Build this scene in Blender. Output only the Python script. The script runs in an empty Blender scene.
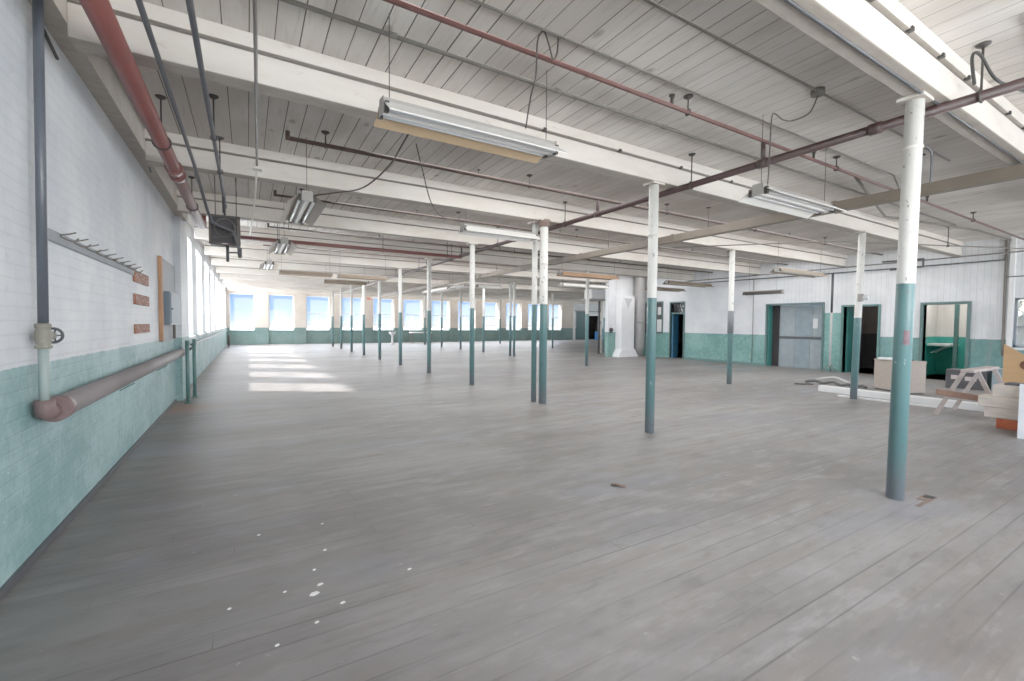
import bpy, bmesh, math, random
from mathutils import Vector, Matrix
random.seed(7)
S = bpy.context.scene
C = S.collection
PI = math.pi

# ---------------------------------------------------------------- mesh helpers
class MB:
    def __init__(s): s.bm = bmesh.new()
    def box(s, a, b, rz=0.0, piv=None):
        a = Vector(a); b = Vector(b)
        r = bmesh.ops.create_cube(s.bm, size=1.0)
        m = Matrix.Translation((a+b)/2) @ Matrix.Diagonal((abs(b.x-a.x), abs(b.y-a.y), abs(b.z-a.z), 1))
        if rz:
            p = Vector(piv) if piv is not None else (a+b)/2
            m = Matrix.Translation(p) @ Matrix.Rotation(rz, 4, 'Z') @ Matrix.Translation(-p) @ m
        bmesh.ops.transform(s.bm, matrix=m, verts=r['verts'])
        return s
    def bar(s, p, q, w, h, up=(0, 0, 1)):
        """rectangular bar from p to q, w sideways, h along up"""
        p = Vector(p); q = Vector(q); d = q-p; L = d.length; d.normalize()
        up = Vector(up)
        if abs(d.dot(up)) > .99: up = Vector((1, 0, 0))
        x = d.cross(up).normalized(); y = x.cross(d).normalized()
        r = bmesh.ops.create_cube(s.bm, size=1.0)
        m = Matrix(((x.x*w, d.x*L, y.x*h, (p.x+q.x)/2), (x.y*w, d.y*L, y.y*h, (p.y+q.y)/2), (x.z*w, d.z*L, y.z*h, (p.z+q.z)/2), (0, 0, 0, 1)))
        bmesh.ops.transform(s.bm, matrix=m, verts=r['verts'])
        bmesh.ops.recalc_face_normals(s.bm, faces=list({f for v in r['verts'] for f in v.link_faces}))
        return s
    def cyl(s, p, q, r, r2=None, n=12, cap=True):
        p = Vector(p); q = Vector(q); d = q-p; L = d.length
        g = bmesh.ops.create_cone(s.bm, cap_ends=cap, segments=n, radius1=r, radius2=r if r2 is None else r2, depth=L)
        m = Matrix.Translation((p+q)/2) @ d.to_track_quat('Z', 'Y').to_matrix().to_4x4()
        bmesh.ops.transform(s.bm, matrix=m, verts=g['verts'])
        for v in g['verts']:
            for f in v.link_faces:
                if len(f.verts) == 4: f.smooth = True
        return s
    def tube(s, pts, r, n=8):
        pts = [Vector(p) for p in pts]
        rings = []
        prev = None
        for i, p in enumerate(pts):
            if i == 0: d = pts[1]-p
            elif i == len(pts)-1: d = p-pts[i-1]
            else: d = (pts[i+1]-p).normalized()+(p-pts[i-1]).normalized()
            if d.length < 1e-6: d = pts[i]-pts[i-1]
            d.normalize()
            if prev is None:
                a = Vector((0, 0, 1)) if abs(d.z) < .9 else Vector((1, 0, 0))
                x = d.cross(a).normalized()
            else:
                x = (prev - d*prev.dot(d)).normalized()
            prev = x
            y = d.cross(x)
            k = 1.0
            if 0 < i < len(pts)-1:
                c = (pts[i]-pts[i-1]).normalized().dot((pts[i+1]-pts[i]).normalized())
                k = min(1.35, 1/max(.5, math.sqrt((1+c)/2)))
            rings.append([s.bm.verts.new(p+(x*math.cos(t*2*PI/n)+y*math.sin(t*2*PI/n))*r*k) for t in range(n)])
        for a, b in zip(rings, rings[1:]):
            for i in range(n):
                f = s.bm.faces.new((a[i], a[(i+1) % n], b[(i+1) % n], b[i])); f.smooth = True
        s.bm.faces.new(rings[0][::-1]); s.bm.faces.new(rings[-1])
        return s
    def lathe(s, prof, c=(0, 0, 0), n=20):
        """prof: list of (r, z); around a vertical axis at c"""
        c = Vector(c); rings = []
        for r, z in prof:
            rings.append([s.bm.verts.new(c+Vector((r*math.cos(t*2*PI/n), r*math.sin(t*2*PI/n), z))) for t in range(n)])
        for a, b in zip(rings, rings[1:]):
            for i in range(n):
                f = s.bm.faces.new((a[i], a[(i+1) % n], b[(i+1) % n], b[i])); f.smooth = True
        s.bm.faces.new(rings[0][::-1]); s.bm.faces.new(rings[-1])
        return s
    def prism(s, poly, d):
        """poly: 3D points of one face, extruded along d"""
        d = Vector(d)
        a = [s.bm.verts.new(Vector(p)) for p in poly]; b = [s.bm.verts.new(Vector(p)+d) for p in poly]
        fs = [s.bm.faces.new(a[::-1]), s.bm.faces.new(b)]
        n = len(a)
        for i in range(n): fs.append(s.bm.faces.new((a[i], a[(i+1) % n], b[(i+1) % n], b[i])))
        bmesh.ops.recalc_face_normals(s.bm, faces=fs)
        return s
    def torus(s, c, axis, R, r, n=24, m=8):
        axis = Vector(axis).normalized()
        x = axis.orthogonal().normalized(); y = axis.cross(x)
        V = []
        for i in range(n):
            t = i*2*PI/n; e = x*math.cos(t)+y*math.sin(t)
            V.append([s.bm.verts.new(Vector(c)+e*(R+r*math.cos(k*2*PI/m))+axis*r*math.sin(k*2*PI/m)) for k in range(m)])
        for i in range(n):
            for k in range(m):
                f = s.bm.faces.new((V[i][k], V[(i+1) % n][k], V[(i+1) % n][(k+1) % m], V[i][(k+1) % m])); f.smooth = True
        return s
    def build(s, name, mat, parent=None, origin=None, bevel=0.0, recalc=True):
        bm = s.bm
        if recalc: bmesh.ops.recalc_face_normals(bm, faces=bm.faces)
        if parent is not None: o0 = wloc(parent)
        elif origin is not None: o0 = Vector(origin)
        else:
            xs = [v.co for v in bm.verts]
            o0 = Vector((sum(v.x for v in xs)/len(xs), sum(v.y for v in xs)/len(xs), min(v.z for v in xs)))
        bmesh.ops.translate(bm, vec=-o0, verts=bm.verts)
        me = bpy.data.meshes.new(name); bm.to_mesh(me); bm.free()
        me.materials.append(mat)
        o = bpy.data.objects.new(name, me); C.objects.link(o)
        if parent is not None: o.parent = parent
        else: o.location = o0
        if bevel:
            b = o.modifiers.new('bevel', 'BEVEL'); b.width = bevel; b.segments = 2; b.limit_method = 'ANGLE'
        return o

def wloc(o):
    v = Vector(o.location)
    while o.parent is not None:
        o = o.parent; v = v+Vector(o.location)
    return v

def thing(name, label, cat, loc, group=None):
    o = bpy.data.objects.new(name, None); C.objects.link(o)
    o.location = loc; o.empty_display_size = .1
    return tag(o, label, cat, group)
def tag(o, label, cat, group=None):
    o['label'] = label; o['category'] = cat; o['kind'] = 'thing'
    if group: o['group'] = group
    return o
def struct(o): o['kind'] = 'structure'; return o
def dup(root, loc, label=None):
    r = root.copy(); C.objects.link(r); r.location = loc
    if label: r['label'] = label
    for ch in list(root.children):
        c = ch.copy(); C.objects.link(c); c.parent = r
        for g in list(ch.children):
            d = g.copy(); C.objects.link(d); d.parent = c
    return r

# ---------------------------------------------------------------- material helpers
class NT:
    def __init__(s, name):
        s.m = bpy.data.materials.new(name); s.m.use_nodes = True
        s.t = s.m.node_tree; s.b = s.t.nodes['Principled BSDF']; s.out = s.t.nodes['Material Output']
    def n(s, typ, **kw):
        nd = s.t.nodes.new(typ)
        for k, v in kw.items():
            if isinstance(k, str) and hasattr(nd, k): setattr(nd, k, v)
        return nd
    def l(s, a, b): s.t.links.new(a, b)
    def math(s, op, a, b=None, clamp=False):
        nd = s.t.nodes.new('ShaderNodeMath'); nd.operation = op; nd.use_clamp = clamp
        for i, v in enumerate((a, b)):
            if v is None: continue
            if isinstance(v, (int, float)): nd.inputs[i].default_value = v
            else: s.l(v, nd.inputs[i])
        return nd.outputs[0]
    def mix(s, f, a, b):
        nd = s.t.nodes.new('ShaderNodeMix'); nd.data_type = 'RGBA'
        for i, v in ((0, f), (6, a), (7, b)):
            if isinstance(v, (int, float)): nd.inputs[i].default_value = v
            elif isinstance(v, (tuple, list)): nd.inputs[i].default_value = (*v[:3], 1)
            else: s.l(v, nd.inputs[i])
        return nd.outputs[2]
    def ramp(s, v, lo, hi, smooth=True):
        nd = s.t.nodes.new('ShaderNodeMapRange')
        if smooth: nd.interpolation_type = 'SMOOTHSTEP'
        s.l(v, nd.inputs[0]); nd.inputs[1].default_value = lo; nd.inputs[2].default_value = hi
        return nd.outputs[0]
    def noise(s, vec, scale, detail=3, rough=.55, stretch=None):
        nd = s.t.nodes.new('ShaderNodeTexNoise')
        nd.inputs['Scale'].default_value = scale; nd.inputs['Detail'].default_value = detail; nd.inputs['Roughness'].default_value = rough
        if vec is not None:
            if stretch:
                mp = s.t.nodes.new('ShaderNodeMapping'); mp.inputs['Scale'].default_value = stretch
                s.l(vec, mp.inputs[0]); vec = mp.outputs[0]
            s.l(vec, nd.inputs['Vector'])
        return nd.outputs['Fac']
    def pos(s): return s.n('ShaderNodeNewGeometry').outputs['Position']
    def obj(s): return s.n('ShaderNodeTexCoord').outputs['Object']
    def xyz(s, v):
        nd = s.t.nodes.new('ShaderNodeSeparateXYZ'); s.l(v, nd.inputs[0]); return nd.outputs
    def comb(s, x, y, z):
        nd = s.t.nodes.new('ShaderNodeCombineXYZ')
        for i, v in enumerate((x, y, z)):
            if isinstance(v, (int, float)): nd.inputs[i].default_value = v
            else: s.l(v, nd.inputs[i])
        return nd.outputs[0]
    def bump(s, h, strength=.3, dist=.01, normal=None):
        nd = s.t.nodes.new('ShaderNodeBump'); nd.inputs['Strength'].default_value = strength; nd.inputs['Distance'].default_value = dist
        s.l(h, nd.inputs['Height'])
        if normal is not None: s.l(normal, nd.inputs['Normal'])
        return nd.outputs[0]
    def fin(s, col=None, rough=None, normal=None, metal=None, spec=None):
        for key, v in (('Base Color', col), ('Roughness', rough), ('Metallic', metal), ('Specular IOR Level', spec)):
            if v is None: continue
            i = s.b.inputs[key]
            if isinstance(v, (int, float)): i.default_value = v
            elif isinstance(v, (tuple, list)): i.default_value = (*v[:3], 1)
            else: s.l(v, i)
        if normal is not None: s.l(normal, s.b.inputs['Normal'])
        return s.m

def lin(r, g, b):
    f = lambda c: ((c/255)/12.92 if c/255 <= .04045 else ((c/255+.055)/1.055)**2.4)
    return (f(r), f(g), f(b))

def paint(name, rgb, rough=.5, var=.12, scale=6, metal=0.0, chip=None, chipamt=.68, stretch=None, bump=.0):
    """one paint colour, gently mottled, with optional chipped spots"""
    t = NT(name); c = lin(*rgb); o = t.obj()
    f = t.noise(o, scale, 4, .6, stretch)
    col = t.mix(t.ramp(f, .3, .7), tuple(x*(1-var) for x in c), tuple(min(1, x*(1+var)) for x in c))
    if chip:
        g = t.noise(o, scale*4, 3, .6, stretch)
        col = t.mix(t.ramp(g, chipamt, chipamt+.03), col, lin(*chip))
    nm = t.bump(f, bump, .01) if bump else None
    return t.fin(col, rough, nm, metal)

M = {}
def beam_mat():
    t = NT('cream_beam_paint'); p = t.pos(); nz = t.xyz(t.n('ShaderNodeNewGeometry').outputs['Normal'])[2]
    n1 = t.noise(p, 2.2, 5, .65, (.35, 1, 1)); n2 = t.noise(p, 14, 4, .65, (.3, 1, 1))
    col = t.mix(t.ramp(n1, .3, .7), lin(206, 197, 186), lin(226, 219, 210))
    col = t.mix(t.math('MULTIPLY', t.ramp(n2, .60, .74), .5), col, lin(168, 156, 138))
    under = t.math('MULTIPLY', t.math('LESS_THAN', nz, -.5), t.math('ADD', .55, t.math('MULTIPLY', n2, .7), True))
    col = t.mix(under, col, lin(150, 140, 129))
    return t.fin(col, .65, t.bump(n2, .25, .01))
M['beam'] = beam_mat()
M['clip'] = paint('dark_clip_metal', (44, 40, 37), .6, .1)
M['red_pipe'] = paint('oxide_red_pipe_paint', (104, 52, 48), .4, .15, 8, chip=(160, 100, 92), chipamt=.72, stretch=(1, .3, 1))
M['branch_red'] = paint('brown_red_branch_pipe', (84, 46, 41), .5, .15, 8)
M['rust_pipe'] = paint('brown_rust_pipe', (62, 43, 36), .55, .2, 8)
M['maroon_pipe'] = paint('dark_maroon_pipe', (50, 28, 27), .5, .15, 8)
M['grey_pipe'] = paint('grey_conduit', (98, 93, 86), .5, .12, 8)
M['dark_pipe'] = paint('dark_grey_pipe', (58, 60, 64), .45, .12, 8)
M['bus'] = paint('taupe_duct_paint', (104, 93, 80), .55, .1, 3)
M['cream_pipe'] = paint('cream_pipe_paint', (214, 208, 198), .5, .1, 6)
M['black'] = paint('black_rubber', (34, 33, 33), .6, .1)
M['cord'] = paint('brown_grey_cord', (58, 53, 49), .6, .1)
M['lampwhite'] = paint('lamp_white_enamel', (236, 234, 228), .35, .04, 4)
M['lampgrey'] = paint('lamp_grey_back', (150, 146, 140), .5, .1, 5)
M['lamptan'] = paint('lamp_tan_reflector', (196, 164, 126), .5, .06, 5)
M['lampshade'] = paint('lamp_shaded_reflector', (136, 120, 102), .55, .1, 5)  # taupe paints the shade on the reflectors' undersides
M['lampbrown'] = paint('lamp_brown_reflector', (168, 128, 94), .55, .1, 5)
M['tubeglass'] = paint('fluorescent_tube_glass', (240, 242, 243), .2, .02)
M['riser_low'] = paint('pale_green_grey_pipe', (150, 168, 164), .4, .12, 8, chip=(190, 195, 195), chipamt=.7, stretch=(1, 1, .2))
M['riser'] = paint('blue_grey_pipe', (72, 78, 88), .35, .15, 6, stretch=(1, 1, .2))
M['valve'] = paint('khaki_grey_valve', (128, 126, 112), .5, .15, 14, chip=(200, 198, 190), chipamt=.7)
M['mauve'] = paint('mauve_brown_iron', (112, 88, 88), .5, .15, 10)
M['fatpipe'] = paint('grey_mauve_lagging', (112, 106, 106), .6, .14, 5, stretch=(1, .3, 1))
M['tealpaint'] = paint('teal_gloss_paint', (76, 118, 113), .45, .12, 6, chip=(150, 185, 180), chipamt=.7)
M['tealdark'] = paint('deep_teal_door_paint', (44, 112, 106), .45, .12, 4)
M['tealgrey'] = paint('grey_green_frame_paint', (74, 104, 102), .5, .1, 5)
M['tealbright'] = paint('bright_teal_door_paint', (40, 140, 126), .4, .1, 4)
M['galv'] = paint('galvanised_panel', (140, 154, 160), .5, .12, 5, chip=(124, 138, 144), chipamt=.66, bump=.1)
M['galvb'] = paint('galvanised_panel_blue', (122, 140, 148), .5, .14, 5, chip=(110, 126, 134), chipamt=.66, bump=.1)
M['whitepaint'] = paint('white_paint', (232, 233, 233), .5, .04, 4)
M['frame'] = paint('window_frame_white', (226, 228, 228), .5, .05, 6)
M['steelframe'] = paint('window_steel_grey', (120, 128, 136), .5, .05, 6)
M['wood'] = paint('raw_brown_wood', (134, 76, 50), .7, .3, 12, chip=(205, 196, 186), chipamt=.6, stretch=(1, .25, 1))
M['woodstrip'] = paint('orange_pine_strip', (170, 122, 86), .7, .2, 14, chip=(96, 66, 50), chipamt=.66, stretch=(1, 1, .2))
M['greyboard'] = paint('grey_backboard', (134, 140, 146), .6, .1, 3)
M['cabinet'] = paint('blue_grey_enclosure', (96, 114, 128), .4, .08, 3)
M['cabinet_door'] = paint('blue_grey_enclosure_door', (84, 102, 116), .55, .08, 3)
M['guard'] = paint('heater_wire_guard', (66, 61, 58), .5, .1)
M['heater'] = paint('heater_dark_housing', (40, 37, 36), .45, .12, 6)
M['heaterblack'] = paint('heater_black_core', (24, 24, 28), .6, .1)
M['heaterrim'] = paint('heater_brown_rim', (66, 57, 50), .5, .1)
M['chip'] = paint('tan_chipboard', (168, 154, 142), .7, .12, 40, chip=(205, 198, 190), chipamt=.62)
M['plank_white'] = paint('white_box_section', (238, 238, 238), .4, .03, 3)
M['saw'] = paint('weathered_grey_pine', (172, 160, 154), .75, .2, 8, stretch=(.4, 1, 1))
M['sawbrown'] = paint('brown_pine_board', (138, 104, 88), .75, .2, 8)
M['timber'] = paint('pale_rough_timber', (206, 194, 182), .8, .15, 8, stretch=(1, .3, 1), bump=.3)
M['orange'] = paint('orange_red_board', (178, 78, 44), .7, .18, 9)
M['plywood'] = paint('tan_plywood', (196, 152, 102), .65, .1, 4, stretch=(1, .3, 1))
M['brownhole'] = paint('dark_brown_hole', (96, 58, 34), .8, .2, 12)
M['whitepanel'] = paint('white_smudged_panel', (222, 228, 234), .5, .06, 5)
M['darkbox'] = paint('charcoal_box', (62, 62, 66), .6, .1, 5)
M['label'] = paint('pale_smudged_label', (196, 184, 180), .6, .1, 20)
M['binblue'] = paint('blue_grey_bin', (138, 160, 168), .5, .1, 5)
M['cable_pale'] = paint('pale_grey_hose', (186, 186, 184), .5, .1, 8)
M['cable_dark'] = paint('charcoal_hose', (74, 74, 74), .6, .1, 8)
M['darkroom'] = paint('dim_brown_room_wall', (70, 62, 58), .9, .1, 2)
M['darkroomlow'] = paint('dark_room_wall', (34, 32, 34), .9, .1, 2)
M['ductgrey'] = paint('grey_round_duct', (140, 138, 138), .5, .08, 4)
M['ductwhite'] = paint('white_chute_panel', (250, 250, 252), .5, .03, 4)
M['vgrey'] = paint('chute_grey_mark', (206, 206, 210), .5, .05, 6)
M['bluepaint'] = paint('blue_door_edge', (40, 92, 124), .45, .1, 4)
M['bluedrum'] = paint('blue_plastic', (44, 128, 214), .35, .06, 4)
M['whitedrum'] = paint('pale_blue_plastic', (168, 206, 236), .35, .06, 4)
M['paper'] = paint('pinned_paper', (226, 226, 228), .7, .05, 20)
M['board'] = paint('dark_notice_board', (66, 70, 74), .7, .2, 14)
M['sleeve'] = paint('grey_column_wrap', (112, 118, 122), .5, .08, 8)
M['redmark'] = paint('faded_red_patch', (112, 84, 94), .6, .25, 30)
M['sign_red'] = paint('faded_red_plate', (206, 118, 104), .5, .1, 10)
M['flake'] = paint('white_paint_flake', (232, 230, 226), .7, .05, 20)
M['leaf'] = paint('tree_leaf_green', (150, 168, 96), .7, .3, 3)
M['bark'] = paint('tree_bark', (110, 98, 82), .9, .2, 6)
M['neighbour'] = paint('pale_outside_wall', (222, 218, 204), .9, .06, 1)
M['debris'] = paint('rust_brown_scrap', (112, 92, 82), .8, .2, 20)

# column paint: white over teal, split at a given height above the column's base
def column_mat(name, split):
    t = NT(name); o = t.obj(); x = t.xyz(o)
    rnd = t.n('ShaderNodeObjectInfo').outputs['Random']
    v = t.n('ShaderNodeVectorMath'); v.operation = 'ADD'; t.l(o, v.inputs[0]); t.l(t.comb(t.math('MULTIPLY', rnd, 9.), 0, t.math('MULTIPLY', rnd, 17.)), v.inputs[1])
    p = v.outputs[0]
    n1 = t.noise(p, 5, 4, .6); n2 = t.noise(p, 26, 3, .6, (1, 1, .45)); n3 = t.noise(p, 1.2, 3)
    white = t.mix(n1, lin(224, 224, 218), lin(243, 243, 238))
    teal = t.mix(n3, lin(66, 110, 110), lin(98, 140, 143))
    teal = t.mix(t.ramp(x[2], .5, 0.), teal, lin(112, 122, 130))
    col = t.mix(t.math('GREATER_THAN', t.math('ADD', x[2], t.math('MULTIPLY', n2, .015)), split+.007), teal, white)
    col = t.mix(t.math('MULTIPLY', t.ramp(n2, .64, .68), .75), col, lin(96, 92, 88))
    col = t.mix(t.math('MULTIPLY', t.ramp(n2, .30, .27), .5), col, lin(214, 222, 222))
    return t.fin(col, .38, t.bump(n2, .15, .004))
M['col'] = column_mat('column_white_over_teal', 1.87)
M['collow'] = column_mat('column_white_over_teal_low', 1.68)

# walls: painted brick or vertical boards, white above, teal dado below
def wall_mat(name, uaxis, split, brick=True, white=((200, 206, 214), (224, 228, 232)), teal=((108, 148, 150), (150, 185, 187)), slope=0.0):
    t = NT(name); p = t.pos(); x = t.xyz(p)
    u = x[uaxis]
    vec = t.comb(u, x[2], 0)
    n1 = t.noise(p, 1.1, 4, .6); n2 = t.noise(p, 9, 4, .65); n3 = t.noise(p, 34, 2, .5)
    w = t.mix(t.ramp(n1, .35, .65), lin(*white[0]), lin(*white[1]))
    w = t.mix(t.math('MULTIPLY', t.ramp(n2, .6, .75), .35), w, lin(150, 152, 154))
    g = t.mix(t.ramp(t.math('ADD', t.math('MULTIPLY', n2, .4), t.math('MULTIPLY', n1, .6)), .38, .62), lin(*teal[0]), lin(*teal[1]))
    g = t.mix(t.math('MULTIPLY', t.ramp(n3, .72, .76), .7), g, lin(206, 222, 220))
    z = t.math('ADD', x[2], t.math('MULTIPLY', n2, .03))
    if slope: z = t.math('ADD', z, t.math('MULTIPLY', u, slope))
    col = t.mix(t.math('GREATER_THAN', z, split+.015), g, w)
    if brick:
        b = t.n('ShaderNodeTexBrick'); t.l(vec, b.inputs['Vector'])
        b.inputs['Scale'].default_value = 1.0; b.inputs['Mortar Size'].default_value = .008; b.inputs['Mortar Smooth'].default_value = .6
        b.inputs['Brick Width'].default_value = .235; b.inputs['Row Height'].default_value = .083
        b.inputs['Color1'].default_value = (1, 1, 1, 1); b.inputs['Color2'].default_value = (.8, .8, .8, 1); b.inputs['Mortar'].default_value = (0, 0, 0, 1)
        hgt = b.outputs['Color']
        col = t.mix(t.math('MULTIPLY', b.outputs['Fac'], .10), col, (.16, .18, .19))
        nm = t.bump(t.n2 if False else n2, .25, .012, t.bump(hgt, .3, .006))
    else:
        fr = t.math('FRACT', t.math('DIVIDE', u, .13))
        gap = t.math('LESS_THAN', fr, .06)
        col = t.mix(t.math('MULTIPLY', gap, .35), col, (.12, .14, .15))
        col = t.mix(t.math('MULTIPLY', t.ramp(t.noise(p, 3, 4, .6, (1, 1, .12)), .55, .7), .25), col, lin(150, 150, 146))
        nm = t.bump(gap, .4, -.006)
    return t.fin(col, .55, nm)
M['wall_left'] = wall_mat('wall_left_painted_brick', 1, 1.235, True, slope=.004)
M['wall_right'] = wall_mat('wall_right_painted_brick', 1, 1.16, True, white=((220, 223, 228), (238, 240, 243)), teal=((84, 140, 132), (120, 170, 164)))
M['wall_tall'] = wall_mat('wall_right_tall_teal', 1, 1.94, False, white=((220, 223, 228), (238, 240, 243)), teal=((84, 140, 132), (120, 170, 164)))
M['wall_boards'] = wall_mat('wall_right_painted_boards', 1, 1.19, False, white=((214, 217, 220), (234, 236, 239)), teal=((80, 128, 126), (104, 152, 150)))
M['wall_far'] = wall_mat('wall_far_painted', 0, 1.12, True, white=((196, 184, 172), (212, 202, 192)), teal=((82, 112, 108), (104, 132, 128)))
M['wall_fars'] = wall_mat('wall_far_plain', 0, 1.12, True, white=((206, 206, 206), (220, 220, 220)), teal=((82, 112, 108), (104, 132, 128)))
M['wall_end'] = wall_mat('wall_block_painted', 0, 1.15, False, white=((228, 230, 234), (240, 241, 244)), teal=((96, 142, 134), (116, 160, 152)))

# floor: worn grey painted boards along X
def floor_mat():
    t = NT('floor_worn_grey_boards'); p = t.pos(); x = t.xyz(p)
    W = .133
    yy = t.math('ADD', t.math('DIVIDE', x[1], W), 100.)
    row = t.math('FLOOR', yy); fr = t.math('FRACT', yy)
    wn = t.n('ShaderNodeTexWhiteNoise'); wn.noise_dimensions = '1D'; t.l(row, wn.inputs['W']); r = wn.outputs['Value']
    # end joints
    xx = t.math('ADD', t.math('DIVIDE', x[0], 3.1), t.math('MULTIPLY', r, 7.))
    cell = t.math('FLOOR', xx); fx = t.math('FRACT', xx)
    wn2 = t.n('ShaderNodeTexWhiteNoise'); wn2.noise_dimensions = '2D'; t.l(t.comb(row, cell, 0), wn2.inputs['Vector']); r2 = wn2.outputs['Value']
    edge = t.math('MINIMUM', fr, t.math('SUBTRACT', 1., fr))
    gapn = t.noise(p, .9, 3, .6, (.5, 2.2, 1))
    gap = t.math('MULTIPLY', t.ramp(edge, .060, .015), t.ramp(gapn, .36, .60))
    gap = t.math('MULTIPLY', gap, t.math('ADD', .35, t.math('MULTIPLY', r, .65)))
    joint = t.math('MULTIPLY', t.math('LESS_THAN', fx, .0018), t.math('MULTIPLY', t.ramp(gapn, .40, .6), .8))
    n1 = t.noise(p, .55, 5, .6, (.45, 1.1, 1)); n2 = t.noise(p, 2.6, 5, .65, (.22, 2.2, 1)); n3 = t.noise(p, 13, 4, .7, (.16, 2.4, 1)); n4 = t.noise(p, 7, 5, .7)
    col = t.mix(t.ramp(n1, .36, .64), lin(100, 96, 94), lin(134, 131, 129))
    col = t.mix(t.math('MULTIPLY', t.ramp(n2, .42, .72), .55), col, lin(120, 110, 100))
    col = t.mix(t.math('MULTIPLY', t.ramp(n3, .54, .76), .28), col, lin(150, 148, 146))
    n5 = t.noise(p, 3.4, 6, .68, (.55, 1.5, 1))
    col = t.mix(t.math('MULTIPLY', t.ramp(n5, .50, .66), .45), col, lin(148, 145, 143))
    col = t.mix(t.math('MULTIPLY', t.ramp(n5, .47, .34), .45), col, lin(84, 79, 77))
    col = t.mix(t.math('MULTIPLY', t.ramp(n3, .47, .30), .32), col, lin(88, 84, 84))
    # blue-grey paint remnants and a darker band towards the left wall
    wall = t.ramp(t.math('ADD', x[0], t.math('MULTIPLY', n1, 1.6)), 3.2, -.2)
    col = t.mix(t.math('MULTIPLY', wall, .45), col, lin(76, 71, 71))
    col = t.mix(t.math('MULTIPLY', t.ramp(t.noise(p, .8, 4, .6, (.6, 1.3, 1)), .52, .66), .35), col, lin(118, 121, 134))
    rowc = t.math('MULTIPLY', t.math('SUBTRACT', r2, .5), .09)
    hs = t.n('ShaderNodeHueSaturation'); t.l(t.math('ADD', 1., rowc), hs.inputs['Value']); t.l(col, hs.inputs['Color']); col = hs.outputs[0]
    col = t.mix(t.math('MULTIPLY', t.ramp(n4, .66, .72), .55), col, lin(170, 166, 160))
    col = t.mix(t.math('MULTIPLY', t.math('MAXIMUM', gap, joint), .75), col, lin(44, 41, 42))
    # rusty stain on the boards beside the left wall
    d = t.n('ShaderNodeVectorMath'); d.operation = 'DISTANCE'; t.l(p, d.inputs[0]); d.inputs[1].default_value = (-1.05, 9.4, 0)
    for c, rr, am in (((10.4, 2.45, 0), .55, .75), ((9.35, 1.75, 0), .7, .6), ((5.4, 2.1, 0), .8, .3)):
        e = t.n('ShaderNodeVectorMath'); e.operation = 'DISTANCE'; t.l(p, e.inputs[0]); e.inputs[1].default_value = c
        col = t.mix(t.math('MULTIPLY', t.ramp(t.math('ADD', e.outputs['Value'], t.math('MULTIPLY', n5, .5)), rr+.25, .2), am), col, lin(58, 52, 47))
    col = t.mix(t.math('MULTIPLY', t.ramp(t.math('ADD', d.outputs['Value'], t.math('MULTIPLY', n3, .5)), 1.1, .25), .6), col, lin(150, 96, 68))
    rough = t.math('ADD', .34, t.math('MULTIPLY', n2, .26))
    h = t.math('SUBTRACT', t.math('MULTIPLY', n3, .3), t.math('MULTIPLY', gap, .8))
    return t.fin(col, rough, t.bump(h, .25, .006), spec=.4)
M['floor'] = floor_mat()

def ceiling_mat():
    t = NT('ceiling_grey_planks'); p = t.pos(); x = t.xyz(p)
    W = .18
    xx = t.math('ADD', t.math('DIVIDE', t.math('SUBTRACT', x[0], .04), W), 100.)
    row = t.math('FLOOR', xx); fr = t.math('FRACT', xx)
    wn = t.n('ShaderNodeTexWhiteNoise'); wn.noise_dimensions = '1D'; t.l(row, wn.inputs['W']); r = wn.outputs['Value']
    edge = t.math('MINIMUM', fr, t.math('SUBTRACT', 1., fr))
    wid = t.math('ADD', .016, t.math('MULTIPLY', r, .024))
    gap = t.math('LESS_THAN', edge, wid)
    n1 = t.noise(p, 1.2, 4, .6, (1, .4, 1)); n2 = t.noise(p, 16, 4, .65, (2.2, .14, 1)); n3 = t.noise(p, 9, 3, .6, (1, .45, 1))
    col = t.mix(t.ramp(n1, .35, .65), lin(186, 178, 169), lin(215, 209, 202))
    col = t.mix(t.math('MULTIPLY', t.ramp(n2, .5, .75), .4), col, lin(138, 126, 114))
    hs = t.n('ShaderNodeHueSaturation'); t.l(t.math('ADD', .94, t.math('MULTIPLY', r, .12)), hs.inputs['Value']); t.l(col, hs.inputs['Color']); col = hs.outputs[0]
    vo = t.n('ShaderNodeTexVoronoi'); mp = t.n('ShaderNodeMapping'); mp.inputs['Scale'].default_value = (2.6, 1.5, 1); t.l(p, mp.inputs[0]); t.l(mp.outputs[0], vo.inputs['Vector']); vo.inputs['Scale'].default_value = 1.
    knot = t.ramp(t.math('ADD', vo.outputs['Distance'], t.math('MULTIPLY', n3, .10)), .19, .10)
    col = t.mix(t.math('MULTIPLY', knot, .6), col, lin(100, 86, 74))
    col = t.mix(t.math('MULTIPLY', gap, t.math('ADD', .55, t.math('MULTIPLY', t.ramp(x[0], 5.5, 1.0), .4))), col, lin(30, 25, 22))
    return t.fin(col, .75, t.bump(gap, .5, -.01))
M['ceiling'] = ceiling_mat()

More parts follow.
